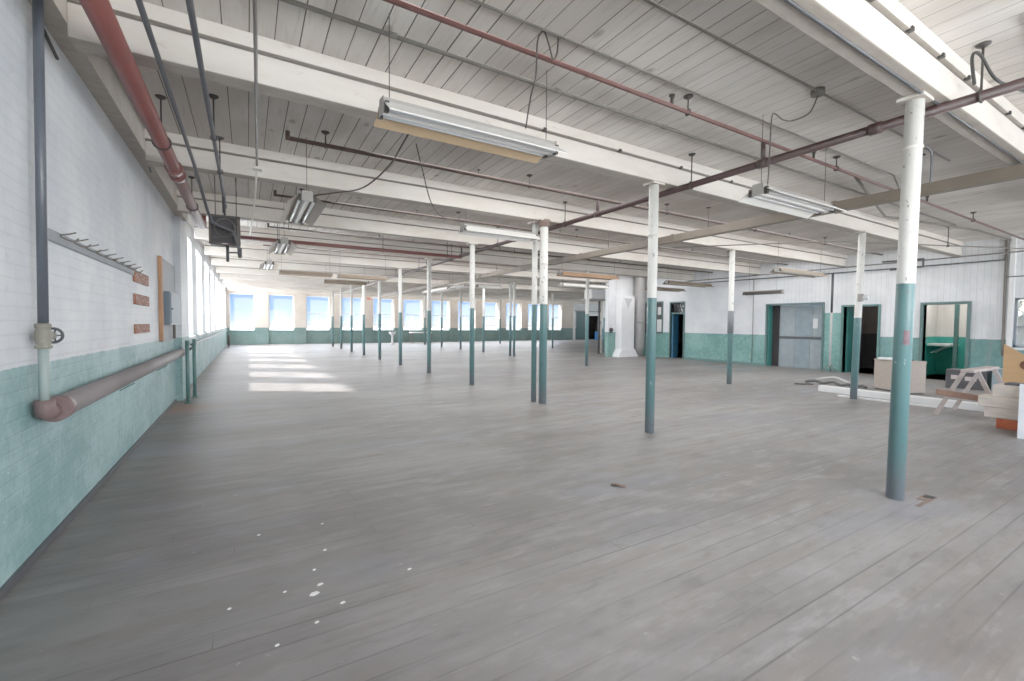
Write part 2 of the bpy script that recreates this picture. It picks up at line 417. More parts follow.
def glass_mat(name, haze):
    t = NT(name); t.t.nodes.remove(t.b)
    tr = t.n('ShaderNodeBsdfTransparent'); gl = t.n('ShaderNodeBsdfGlossy'); gl.inputs['Roughness'].default_value = .05
    tl = t.n('ShaderNodeBsdfTranslucent'); tl.inputs['Color'].default_value = (.93, .95, .97, 1)
    fr = t.n('ShaderNodeFresnel'); fr.inputs['IOR'].default_value = 1.3
    m1 = t.n('ShaderNodeMixShader'); m1.inputs[0].default_value = haze
    t.l(tr.outputs[0], m1.inputs[1]); t.l(tl.outputs[0], m1.inputs[2])
    m2 = t.n('ShaderNodeMixShader'); t.l(t.math('MULTIPLY', fr.outputs[0], .5), m2.inputs[0]); t.l(m1.outputs[0], m2.inputs[1]); t.l(gl.outputs[0], m2.inputs[2])
    t.l(m2.outputs[0], t.out.inputs['Surface'])
    return t.m
M['glass'] = glass_mat('window_glass', .04)
M['hazy'] = glass_mat('dusty_window_glass', .30)

# ---------------------------------------------------------------- the shell
XL, XR, YF, YB, ZC = -1.17, 16.65, 33.9, -3.0, 3.8
XE = 32.0
struct(MB().box((XL-.4, YB-.3, -.2), (XE+.3, YF+.4, 0)).build('floor', M['floor']))
struct(MB().box((XL-.4, YB-.3, ZC), (XE+.3, YF+.4, ZC+.1)).build('ceiling', M['ceiling']))

def holed(axis, c0, c1, u0, u1, z0, z1, holes):
    """wall slab between c0 and c1 on the normal axis, spanning u0..u1, with rectangular holes (ua, ub, za, zb)"""
    m = MB()
    us = sorted({u0, u1, *[h[0] for h in holes], *[h[1] for h in holes]})
    us = [u for u in us if u0 <= u <= u1]
    for a, b in zip(us, us[1:]):
        mid = (a+b)/2
        hs = sorted([h for h in holes if h[0] < mid < h[1]], key=lambda h: h[2])
        z = z0
        for h in hs+[(0, 0, z1, z1)]:
            if h[2] > z+1e-6:
                if axis == 'x': m.box((c0, a, z), (c1, b, h[2]))
                else: m.box((a, c0, z), (b, c1, h[2]))
            z = max(z, h[3])
    return m

LW = [(11.95+2.80*k, 13.62+2.80*k, 1.16, 3.45) for k in range(8)]
struct(holed('x', XL-.38, XL, YB, YF+.4, 0, ZC, LW).build('wall_left', M['wall_left']))
FW = [(1.24+2.28*k, 2.76+2.28*k, .92, 3.34) for k in range(-1, 11)]
FW[0] = (-1.0, .42, .92, 3.34)
FARDOOR = (28.7, 30.5, 0, 2.36)
struct(holed('y', YF, YF+.38, XL, 27.0, 0, ZC, FW).build('wall_far', M['wall_far']))
struct(holed('y', YF, YF+.38, 27.0, XE, 0, ZC, [FARDOOR]).build('wall_far', M['wall_fars']))
RH = dict(elev=(7.57, 9.41, 0, 2.25), dark=(6.02, 6.95, 0, 2.13), teal=(4.06, 4.96, 0, 2.13), win=(1.75, 3.22, 1.0, 2.25), far=(13.1, 13.82, 0, 2.5), board=(14.3, 15.4, 1.13, 2.55))
struct(holed('x', XR, XR+.22, 9.0, 15.62, 0, ZC, [(9.0, 9.41, 0, 2.25), RH['far'], RH['board']]).build('wall_right', M['wall_right']))
struct(holed('x', XR, XR+.22, 6.95, 9.0, 0, ZC, [(7.57, 9.0, 0, 2.25)]).build('wall_right', M['wall_tall']))
struct(holed('x', XR, XR+.22, YB, 6.95, 0, ZC, [RH['dark'], RH['teal'], RH['win']]).build('wall_right', M['wall_boards']))
struct(MB().box((14.4, 15.5, 0), (16.87, 15.72, ZC)).build('wall_block', M['wall_end']))
struct(MB().box((16.87, 15.5, 0), (XE, 15.72, ZC)).build('wall_extension', M['wall_end']))
EW = [(17.5+2.8*k, 19.4+2.8*k, .95, 3.4) for k in range(6)]
struct(holed('x', XE, XE+.3, 15.5, YF+.38, 0, ZC, EW).build('wall_east', M['wall_end']))
BW = [(-.4+2.9*k, 1.9+2.9*k, .95, 3.4) for k in range(6)]
struct(holed('y', YB-.3, YB, XL-.38, XR+.22, 0, ZC, BW).build('wall_back', M['wall_far']))

# piers between the far windows stand proud of the wall
m = MB()
n_tr = 0
for a, b in zip(FW, FW[1:]):
    n_tr += 1
    struct(MB().box((a[1]+.02, YF-.12, 0), (b[0]-.02, YF+.005, 3.40)).build('trim_%d' % n_tr, M['wall_far']))

struct(MB().box((XL-.01, YB, 3.52), (-1.03, 11.2, ZC)).build('trim_22', M['beam']))
# windows
wn = 0
def window(axis, c, u0, u1, z0, z1, glass, frame, layout, sill=None):
    """a framed window in the opening; layout picks the glazing bars"""
    global wn
    wn += 1
    loc = (c, (u0+u1)/2, z0) if axis == 'x' else ((u0+u1)/2, c, z0)
    P = (lambda u, z, d=0: (c+d, u, z)) if axis == 'x' else (lambda u, z, d=0: (u, c+d, z))
    def bx(mb, ua, ub, za, zb, d): mb.box(P(ua, za, -d), P(ub, zb, d))
    f = MB(); t = .05
    bx(f, u0, u0+t, z0, z1, .05); bx(f, u1-t, u1, z0, z1, .05); bx(f, u0, u1, z0, z0+t, .05); bx(f, u0, u1, z1-t, z1, .05)
    o = thing_free('window_%d' % wn, loc)
    f.build('window_frame', frame, o)
    g = MB(); bx(g, u0+.04, u1-.04, z0+.04, z1-.04, .004); g.build('pane', glass, o)
    b = MB(); nb = 0
    for kind, v, s0, s1 in layout:
        if kind == 'h': bx(b, u0+t, u1-t, z0+(z1-z0)*v-.022, z0+(z1-z0)*v+.022, .03)
        else:
            u = u0+(u1-u0)*v; bx(b, u-.018, u+.018, z0+(z1-z0)*s0, z0+(z1-z0)*s1, .025)
        nb += 1
    if nb: b.build('glazing_bars', frame, o)
    if sill:
        q = MB(); sc, sd = sill
        if axis == 'x': q.box((sc, u0-.06, z0-.06), (sd, u1+.06, z0-.005))
        else: q.box((u0-.06, sc, z0-.06), (u1+.06, sd, z0-.005))
        q.build('window_sill', M['frame'] if axis == 'x' else M['tealpaint'], o)
    return o
def thing_free(name, loc):
    o = bpy.data.objects.new(name, None); C.objects.link(o); o.location = loc; o.empty_display_size = .1
    o['kind'] = 'structure'; return o
for h in LW:
    window('x', XL-.22, *h, M['hazy'], M['frame'], [('h', .5, 0, 0)], (XL-.2, XL+.05))
for i, h in enumerate(FW):
    lay = [] if i in (0, 1) else [('h', .18, 0, 0), ('h', .5, 0, 0), ('v', .5, .18, .5)]
    window('y', YF+.2, *h, M['glass'], M['frame'], lay, (YF-.04, YF+.2))
window('x', XR+.1, *RH['win'], M['hazy'], M['steelframe'], [('h', .42, 0, 0), ('v', .5, 0, 1)], (XR-.06, XR+.08))
for h in EW: window('x', XE+.15, *h, M['glass'], M['frame'], [('h', .5, 0, 0)])  # unseen windows, added so sky light reaches the extension
for h in BW: window('y', YB-.15, *h, M['glass'], M['frame'], [('h', .5, 0, 0)])  # unseen windows behind the camera, added to let sky light in

# pilaster on the left wall, white vertical trim on the right wall, baseboards
struct(MB().box((XL-.01, 10.35, 0), (XL+.11, 11.55, 3.45)).build('trim_20', M['wall_left']))
struct(MB().box((XR-.10, 3.22, 0), (XR+.01, 3.31, ZC)).build('trim_21', M['whitepaint']))
struct(MB().box((XL-.005, YB, 0), (XL+.02, 10.3, .05)).build('baseboard_left', M['dark_pipe']))
m = MB()
for a, b in ((YB, 4.0), (5.02, 5.96), (7.0, 7.5), (9.48, 13.04)): m.box((XR-.03, a, 0), (XR+.005, b, .09))
struct(m.build('baseboard_right', M['tealpaint']))

# ---------------------------------------------------------------- ceiling beams
BY = [-1.2, 1.52, 4.32, 7.02, 9.85, 12.72, 15.6, 18.4, 21.2, 24.0, 26.8, 29.6, 32.4]
ORD = ['first', 'second', 'third', 'fourth', 'fifth', 'sixth', 'seventh', 'eighth', 'ninth', 'tenth', 'eleventh', 'twelfth']
for i, y in enumerate(BY):
    x1 = XR-.02 if y < 15.7 else XE-.02
    x0 = -1.03
    nm = {0: 'behind the camera', 1: 'nearest, crossing the top right corner over the closest column'}.get(i)
    lab = 'cream ceiling beam, ' + (nm if nm else '%s from the camera, spanning out from the left wall' % ORD[i-1])
    if y == 15.6: x1 = 14.38
    o = thing('ceiling_beam', lab, 'beam', (x0, y, 3.43), 'cream beams under the plank ceiling')
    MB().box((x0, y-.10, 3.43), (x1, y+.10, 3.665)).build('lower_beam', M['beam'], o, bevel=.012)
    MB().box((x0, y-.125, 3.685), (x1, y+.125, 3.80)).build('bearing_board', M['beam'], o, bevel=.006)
    MB().box((x0, y-.085, 3.66), (x1, y+.085, 3.69)).build('shadow_fillet', M['grey_pipe'], o)  # grey strip, its colour paints the shade in the groove
    if i in (1, 2):
        for k in range(7 if i == 1 else 6):
            xx = (3.6+.62*k) if i == 1 else (2.9+1.15*k)
            MB().box((xx-.02, y-.14, 3.67), (xx+.02, y-.10, 3.70)).build('clip', M['clip'], o)

# ---------------------------------------------------------------- columns
def patch(x, y, r, z0, z1, a0, a1, n=8):
    m = MB(); V = []
    for i in range(n+1):
        a = a0+(a1-a0)*i/n
        V.append([m.bm.verts.new((x+r*math.cos(a), y+r*math.sin(a), z)) for z in (z0, z1)])
    for a, b in zip(V, V[1:]): m.bm.faces.new((a[0], b[0], b[1], a[1])).smooth = True
    return m
def make_column(name, x, y, label, group, mat, collars=(), r=.062, lean=(0, 0)):
    o = thing(name, label, 'column', (x, y, 0), group)
    MB().cyl((x, y, 0), (x+lean[0], y+lean[1], 3.41), r, n=24).build('shaft', mat, o)
    MB().box((x+lean[0]-.11, y+lean[1]-.09, 3.405), (x+lean[0]+.11, y+lean[1]+.09, 3.43)).build('cap_plate', M['beam'], o)
    for z in collars: MB().lathe([(r+.002, z-.016), (r+.006, z-.011), (r+.006, z+.011), (r+.002, z+.016)], (x+lean[0]*z/3.41, y+lean[1]*z/3.41, 0)).build('collar', M['cream_pipe'], o)
    return o
G1 = 'white and teal columns of the left row'
G2 = 'white and teal columns of the middle row'
G3 = 'white and teal columns of the far right row'
cy1 = [1.59, 4.32, 6.9, 9.82, 12.75, 15.6, 18.4, 21.2, 23.9, 26.7, 29.5]
base = None
lab1 = ['white over teal pipe column closest to the camera, with a red smudge',
        'white over teal column second from camera, left of the grey duct crossing',
        'thick white over teal column with a thinner pipe standing against its left side']
for i, y in enumerate(cy1):
    lab = lab1[i] if i < 3 else 'thin white over teal column, %s from the camera in the left row' % ORD[i]
    x = [4.86, 4.81, 4.78][i] if i < 3 else 4.70-.02*(i-3)
    if i < 3 or base is None:
        o = make_column('pipe_column', x, y, lab, G1, M['col'], (3.02,) if i == 0 else ((2.72,) if i == 1 else ((2.62,) if i == 2 else ())), r=(.064, .064, .075)[i] if i < 3 else .062, lean=(.025, -.02) if i == 0 else (0, 0))
        if i == 0:
            patch(x+.01, y-.008, .0648, 1.345, 1.47, 3.5, 4.2).build('red_smudge', M['redmark'], o)['label'] = 'faded red smudge on the teal paint'
        if i == 2:
            MB().lathe([(.085, 3.30), (.10, 3.33), (.10, 3.36), (.12, 3.38), (.125, 3.41), (.12, 3.43)], (x, y, 0)).build('capital', M['debris'], o)
        if i >= 3: base = o
    else: dup(base, (x, y, 0), lab)
make_column('pipe_column', 4.735, 7.14, 'thinner white over dark teal pipe against left side of the third column', G1, M['col'], r=.052)
cyr = [(10.77, 4.27), (10.6, 6.93), (10.57, 9.55), (10.5, 12.4), (10.57, 17.6), (10.57, 17.95), (10.57, 20.7), (10.57, 23.6), (10.57, 26.5), (10.57, 29.6)]
for i, (x, y) in enumerate(cyr):
    if i < 2:
        lab = ['white over teal column with a small box, in front of the dark doorway', 'white over teal column with grey wrap, between lamp and lift door'][i]
        o = make_column('pipe_column', x, y, lab, G2, M['collow'] if i == 0 else M['col'], lean=(.06, -.03) if i == 0 else (0, 0))
        if i == 1:
            MB().cyl((x, y, 1.30), (x, y, 1.87), .074, n=24).build('wrap', M['sleeve'], o)['label'] = 'grey wrap below the white paint'
    else:
        lab = {2: 'white over teal column half hidden behind the second column of left row', 3: 'white over teal column left of the white chute, alone on the open floor',
               4: 'front one of two white over teal columns standing close together', 5: 'rear one of two white over teal columns standing close together'}.get(i, 'distant white over teal column, %s of the middle row before the far windows' % ORD[i-6])
        o = dup(base, (x, y, 0), lab); o['group'] = G2
for i, (x, y) in enumerate([(16.44, 18.0), (16.44, 22.7), (16.2, 29.0)]):
    lab = ['white over teal column just beyond the block wall, beside hanging white box', 'distant white over teal column right of the thick paired column', 'farthest white over teal column of the far right row'][i]
    o = dup(base, (x, y, 0), lab); o['group'] = G3
# switch box on the low-split column, conduit stub on the closest one
o = thing('switch_box', 'small grey and white switch box high on the column by dark doorway', 'switch box', (10.66, 4.18, 2.02))
MB().box((10.63, 4.13, 2.00), (10.71, 4.21, 2.16)).build('box_body', M['lampgrey'], o, bevel=.006)
MB().cyl((10.69, 4.16, 2.08), (10.71, 4.05, 2.08), .05, n=16).build('round_cover', M['whitepaint'], o)

# ---------------------------------------------------------------- pipes
def run(name, label, cat, pts, r, mat, hang=(), ztop=ZC, fit=(), group=None, hmat=None, n=10, clamp=True):
    """a pipe along pts; hang = positions of hangers to the ceiling; fit = collars (point, axis)"""
    o = thing(name, label, cat, pts[0], group)
    MB().tube(pts, r, n).build('pipe', mat, o)
    for h in hang:
        hx, hy, hz = h
        hb = MB().cyl((hx, hy, hz), (hx, hy, ztop-.012), .009, n=6).lathe([(.018, -.03), (.045, -.012), (.05, 0)], (hx, hy, ztop), 12)
        hb.torus((hx, hy, hz), (0, 1, 0) if abs(pts[1][1]-pts[0][1]) > abs(pts[1][0]-pts[0][0]) else (1, 0, 0), r+.008, .008, 14, 6)
        hb.build('hanger', hmat or M['clip'], o)
    for (p, ax, L) in fit:
        p = Vector(p); ax = Vector(ax).normalized()
        MB().cyl(p-ax*L/2, p+ax*L/2, r*1.28, n=14).build('coupling', mat, o)
    return o
# long run along the room just right of the left column row
XM, ZM = 5.17, 3.385
run('sprinkler_main', 'dark maroon pipe running the length of the room above the left column row', 'pipe', [(XM, YB+.1, ZM), (XM, 33.0, ZM)], .042, M['maroon_pipe'],
    [(XM, y, ZM) for y in (-1.9, 1.24, 4.0, 6.78, 9.4, 12.2, 15.1, 17.9, 20.7)], fit=[((XM, y, ZM), (0, 1, 0), .10) for y in (.9, 1.95, 3.03, 5.87, 8.6, 11.55)])
names = ['red sprinkler branch pipe under ceiling between nearest two beams', 'brown sprinkler branch pipe between second and third beams', 'brown sprinkler branch pipe between third and fourth beams', 'thin brown branch pipe between fourth and fifth beams']
for i, y in enumerate((3.03, 5.87, 8.58, 11.5, 14.3, 17.1, 19.9, 22.7)):
    lab = names[i] if i < 4 else 'distant brown branch pipe, %s from the camera across the ceiling' % ORD[i]
    x0 = -.4 if i == 0 else .44
    pts = [(x0, y, 3.64), (16.3, y, 3.64)]
    o = run('sprinkler_branch', lab, 'pipe', pts, .021 if i != 1 else .026, M['branch_red'] if i == 0 else M['rust_pipe'],
            [(x, y, 3.64) for x in ((3.84, 6.9, 9.4, 12.5) if i == 0 else (.84, 3.78, 6.9, 9.8, 12.9))], group='sprinkler branches across the ceiling')
    MB().tube([(XM, y, ZM+.056), (XM, y, 3.62)], .026, 8).build('riser_nipple', M['maroon_pipe'], o)
    if i == 0:
        for x in (3.6, 6.3, 10.1): MB().tube([(x, y, 3.66), (x, y, 3.71), (x+.02, y, 3.74)], .016, 8).cyl((x, y, 3.735), (x, y, 3.75), .03).build('sprinkler_head', M['clip'], o)
    else:
        for x in (2.9, 6.4, 11.2): MB().cyl((x, y, 3.64), (x, y, 3.72), .012, n=8).cyl((x, y, 3.715), (x, y, 3.725), .028).build('sprinkler_head', M['clip'], o)
        MB().tube([(.44, y, 3.64), (.43, y, 3.64), (.43, y, 3.72)], .026, 8).build('end_cap', M['rust_pipe'], o)
# conduits fixed to the planks
run('conduit', 'thick grey conduit on the ceiling close in front of second beam', 'conduit', [(-.1, 3.56, 3.745), (6.5, 3.54, 3.745), (13.4, 3.52, 3.745)], .018, M['grey_pipe'], fit=[((x, 3.55, 3.745), (1, 0, 0), .07) for x in (1.0, 2.6, 4.1, 5.9)])
run('conduit', 'thin grey conduit running close beside the red branch pipe', 'conduit', [(.4, 2.91, 3.765), (8.0, 2.90, 3.765), (8.3, 2.88, 3.75), (8.42, 2.86, 3.6), (8.42, 2.86, 3.42)], .011, M['grey_pipe'])
o = run('conduit', 'thin grey conduit with a round junction box holding a dangling cord', 'conduit', [(1.5, 2.29, 3.775), (8.3, 2.27, 3.775)], .011, M['grey_pipe'])
MB().cyl((4.80, 2.29, 3.80), (4.80, 2.29, 3.745), .06, n=16).build('junction_box', M['grey_pipe'], o)
run('conduit', 'dark conduit on the planks right of the nearest beam', 'conduit', [(4.9, .95, 3.775), (11.5, .93, 3.775)], .014, M['dark_pipe'])
run('conduit', 'thin dark conduit along the underside of the nearest beam', 'conduit', [(1.8, 1.50, 3.42), (9.6, 1.50, 3.42)], .011, M['dark_pipe'])
run('conduit', 'grey pipe crossing the ceiling at upper right behind the closest column', 'conduit', [(7.7, 3.12, 3.685), (10.9, 3.9, 3.685), (14.2, 3.35, 3.685), (16.5, 3.30, 3.685)], .022, M['grey_pipe'])

# duct (long, rectangular) between the two column rows
o = thing('bus_duct', 'taupe rectangular duct crossing the room overhead between the column rows', 'duct', (7.75, -1, 3.30))
MB().box((7.70, YB+.05, 3.245), (7.83, 33.0, 3.395)).build('casing', M['bus'], o, bevel=.008)
for y in (.4, 3.4, 6.4, 9.4, 12.4, 15.4, 18.4): MB().box((7.685, y-.03, 3.235), (7.845, y+.03, 3.405)).build('joint_flange', M['bus'], o)
for y in (2.4, 5.6, 8.4, 11.2, 14.2): MB().cyl((7.765, y, 3.39), (7.765, y, 3.80), .008, n=6).box((7.73, y-.03, 3.785), (7.80, y+.03, 3.80)).build('hanger', M['clip'], o)

# pipes along the left wall
run('steam_main', 'fat oxide red pipe running overhead along the left wall', 'pipe', [(-.735, YB+.1, 3.34), (-.735, 10.3, 3.34), (-.735, 10.55, 3.36), (-.735, 10.62, 3.45), (-.735, 10.62, 3.62)], .07, M['red_pipe'],
    [(-.735, y, 3.34) for y in (2.95, 5.85, 8.8)], fit=[((-.735, 2.0, 3.34), (0, 1, 0), .12), ((-.735, 6.75, 3.34), (0, 1, 0), .10), ((-.735, 7.05, 3.34), (0, 1, 0), .10)], n=16)
run('overhead_pipe', 'thin dark pipe beside the fat red pipe, bending across the heater', 'pipe', [(-.525, YB+.1, 3.38), (-.525, 6.6, 3.38), (-.47, 7.72, 3.08), (-.42, 7.80, 2.93), (-.16, 7.84, 2.83), (-.10, 7.88, 2.60), (-.10, 7.9, 2.50)], .019, M['dark_pipe'])
run('overhead_pipe', 'dark pipe second right of the fat red pipe, ending above the heater', 'pipe', [(-.26, YB+.1, 3.38), (-.275, 7.2, 3.38), (-.28, 7.85, 3.36), (-.28, 7.97, 3.32), (-.28, 7.99, 3.12)], .02, M['dark_pipe'], [(-.27, 5.55, 3.38), (-.27, 6.75, 3.38)])
o = run('conduit', 'thin grey conduit running straight away overhead, right of the left wall pipes', 'conduit', [(.02, YB+.1, 3.40), (.06, 3.0, 3.40), (.125, 6.35, 3.40)], .013, M['grey_pipe'])
MB().box((.08, 6.3, 3.36), (.18, 6.42, 3.43)).build('junction_box', M['cream_pipe'], o)
run('conduit', 'thin cream conduit dropping beyond the junction box by the heater', 'conduit', [(.125, 6.42, 3.395), (.12, 8.5, 3.40), (.07, 11.6, 3.40)], .013, M['cream_pipe'])
run('wall_cable', 'thin dark cable in the corner over left wall between second and third beams', 'cable', [(-1.08, 4.45, 3.72), (-1.06, 5.3, 3.70), (-1.07, 6.1, 3.74), (-1.05, 6.9, 3.62), (-1.09, 7.7, 3.5)], .009, M['black'])
run('wall_cable', 'black cable hooked around the end of second beam', 'cable', [(-1.15, 4.06, 3.79), (-1.15, 4.15, 3.62), (-1.15, 4.21, 3.45), (-1.14, 4.45, 3.36)], .011, M['black'])
run('wall_pipe', 'thin dark pipe high against ceiling beside the fat red pipe', 'pipe', [(-.93, 4.45, 3.77), (-.93, 6.88, 3.77)], .016, M['black'])
run('heating_pipe', 'long brick red pipe crossing the room overhead beyond the heater', 'pipe', [(-.6, 11.15, 3.29), (5.0, 11.15, 3.29)], .045, M['red_pipe'], [(x, 11.15, 3.29) for x in (.6, 2.9, 4.6)])

# vertical riser, valve and fat low pipe on the left wall
o = thing('steam_riser', 'blue grey vertical pipe with a valve on the left wall', 'pipe', (-1.10, 3.92, .86))
MB().cyl((-1.10, 3.90, 1.46), (-1.10, 3.99, 3.79), .026, n=16).build('upper_pipe', M['riser'], o)
MB().cyl((-1.10, 3.88, .98), (-1.10, 3.89, 1.33), .026, n=16).build('lower_pipe', M['riser_low'], o)['label'] = 'pale green lower length of the riser'
v = MB().lathe([(.028, 1.32), (.042, 1.324), (.042, 1.34), (.032, 1.345), (.038, 1.365), (.043, 1.40), (.038, 1.435), (.032, 1.45), (.040, 1.455), (.040, 1.475), (.027, 1.48)], (-1.10, 3.893, 0), 20).cyl((-1.10, 3.893, 1.40), (-1.10, 4.03, 1.40), .028, n=14).build('valve_body', M['valve'], o)
w = MB().torus((-1.10, 4.06, 1.40), (0, 1, 0), .046, .009, 20, 8)
for k in range(5):
    a = k*2*PI/5; w.bar((-1.10, 4.06, 1.40), (-1.10+.046*math.cos(a), 4.06, 1.40+.046*math.sin(a)), .009, .009)
w.cyl((-1.10, 4.02, 1.40), (-1.10, 4.07, 1.40), .012)
w.build('handwheel', M['dark_pipe'], v)
MB().tube([(-1.10, 3.88, 1.0), (-1.10, 3.88, .95), (-1.10, 3.895, .925), (-1.10, 3.93, .915), (-1.10, 4.05, .915)], .05, 14).build('elbow', M['mauve'], o)['label'] = 'mauve brown elbow at the foot'
o = thing('heating_pipe', 'fat grey mauve pipe running low along the teal part of left wall', 'pipe', (-1.06, 4.1, .85))
MB().cyl((-1.085, 4.04, .92), (-1.07, 10.32, .92), .076, n=20).build('pipe', M['fatpipe'], o)
MB().cyl((-1.085, 3.99, .92), (-1.085, 4.10, .92), .083, n=20).build('collar', M['mauve'], o)
for y in (6.0, 8.2): MB().box((-1.168, y-.02, .84), (-1.10, y+.02, .86)).bar((-1.14, y, .78), (-1.02, y, .85), .03, .012).build('bracket', M['tealpaint'], o)
run('heating_pipe', 'thin dark pipe continuing low under the left windows', 'pipe', [(-.98, 10.34, .94), (-.98, 11.6, .97), (-1.08, 12.2, .98), (-1.08, 33.0, .98)], .024, M['dark_pipe'])
for i, y in enumerate((10.0, 10.75)):
    MBo = MB().cyl((-.95+.04*i, y, 0), (-.95+.04*i, y, 1.15), .032, n=12).cyl((-.95+.04*i, y, 0), (-.95+.04*i, y, .02), .06, n=12).build('drop_pipe', M['tealpaint'])
    tag(MBo, ['teal vertical pipe left of the left wall pilaster corner', 'teal vertical pipe in front of the left wall pilaster'][i], 'pipe')

# hook rail, timber nailing blocks, backboard, electrical box
o = thing('hook_rail', 'grey wooden rail with metal coat hooks high on the left wall', 'hook rail', (-1.17, 4.2, 2.04))
MB().box((-1.17, 4.2, 2.045), (-1.145, 6.84, 2.125)).build('rail', M['greyboard'], o, bevel=.004)
for k in range(9):
    y = 4.42+k*.29
    MB().tube([(-1.145, y, 2.10), (-1.10, y, 2.075), (-1.07, y, 2.07), (-1.05, y+.01, 2.095)], .006, 6).tube([(-1.145, y, 2.11), (-1.10, y, 2.12), (-1.06, y, 2.135)], .006, 6).build('hook', M['grey_pipe'], o)
for z0, z1, w in ((1.97, 2.11, 'topmost'), (1.70, 1.83, 'middle'), (1.345, 1.46, 'lowest')):
    tag(MB().box((-1.19, 6.9, z0), (-1.145, 7.76, z1)).build('nailing_block', M['wood'], bevel=.006), '%s of three brown wooden blocks set in the left wall' % w, 'wood block', 'wooden blocks set in the left wall')
o = thing('backboard', 'grey board with an orange pine edge on the left wall behind cabinet', 'board', (-1.17, 9.5, 1.17))
MB().box((-1.168, 8.80, 1.17), (-1.14, 10.28, 2.50)).build('panel', M['greyboard'], o, bevel=.004)
MB().box((-1.168, 8.64, 1.19), (-1.125, 8.80, 2.50)).build('edge_strip', M['woodstrip'], o, bevel=.004)
o = thing('electrical_cabinet', 'blue grey steel cabinet on the grey board beside the left windows', 'electrical box', (-1.139, 9.5, 1.44))
MB().box((-1.139, 8.95, 1.44), (-1.06, 10.2, 1.98)).build('enclosure', M['cabinet'], o, bevel=.008)
MB().box((-1.06, 8.98, 1.46), (-1.05, 10.17, 1.96)).build('door', M['cabinet_door'], o, bevel=.003)
MB().cyl((-1.05, 9.06, 1.70), (-1.035, 9.06, 1.70), .014).build('latch', M['dark_pipe'], o)
MB().cyl((-1.10, 9.7, 1.20), (-1.10, 9.7, 1.44), .02).build('conduit', M['grey_pipe'], o)

# unit heater hanging near the left wall
hx0, hx1, hz0, hz1, hy = -.475, -.075, 2.65, 3.09, 8.0
o = thing('unit_heater', 'black square fan heater hanging by the left windows', 'heater', ((hx0+hx1)/2, hy+.1, hz0))
MB().box((hx0, hy, hz0), (hx1, hy+.26, hz1)).build('housing', M['heater'], o, bevel=.03)
f = MB()
for a, b, c_, d in ((hx0, hx1, hz0, hz0+.03), (hx0, hx1, hz1-.03, hz1), (hx0, hx0+.03, hz0, hz1), (hx1-.05, hx1, hz0, hz1)): f.box((a, hy-.02, c_), (b, hy+.02, d))
f.build('rim', M['heaterrim'], o, bevel=.006)
MB().box((hx0+.03, hy-.006, hz0+.03), (hx1-.05, hy+.004, hz1-.03)).build('core', M['heaterblack'], o)
cxh, czh = (hx0+hx1)/2, (hz0+hz1)/2+.03
f = MB().torus((cxh, hy-.012, czh), (0, 1, 0), .13, .012, 28, 8)
for k in range(6): f.torus((cxh, hy-.014, czh), (0, 1, 0), .02+.018*k, .002, 20, 4)
f.build('fan_guard', M['guard'], o)
f = MB()
for k in range(6):
    z = hz0+.05+k*.03; f.box((hx0+.04, hy-.012, z), (hx1-.06, hy-.005, z+.004))
f.build('louvres', M['heater'], o)
MB().box((cxh-.04, hy-.022, hz0+.012), (cxh+.04, hy-.018, hz0+.022)).build('nameplate', M['label'], o)
MB().cyl((cxh, hy+.12, hz1-.01), (cxh, hy+.12, 3.42), .016).cyl((cxh, hy+.12, 3.22), (cxh, hy+.12, 3.28), .03).cyl((cxh-.12, hy+.12, hz1-.01), (cxh-.12, hy+.12, 3.80), .007, n=6).cyl((cxh+.15, hy+.12, hz1-.01), (cxh+.15, hy+.12, 3.80), .007, n=6).build('hanging_rods', M['dark_pipe'], o)
MB().cyl((cxh+.03, hy+.08, hz0), (cxh+.03, hy+.08, 2.41), .022).tube([(cxh+.03, hy+.08, 2.55), (cxh+.15, hy+.02, 2.55), (cxh+.19, hy-.0, 2.56)], .013, 8).cyl((cxh+.19, hy, 2.47), (cxh+.19, hy, 2.62), .028).build('valve_pipe', M['dark_pipe'], o)

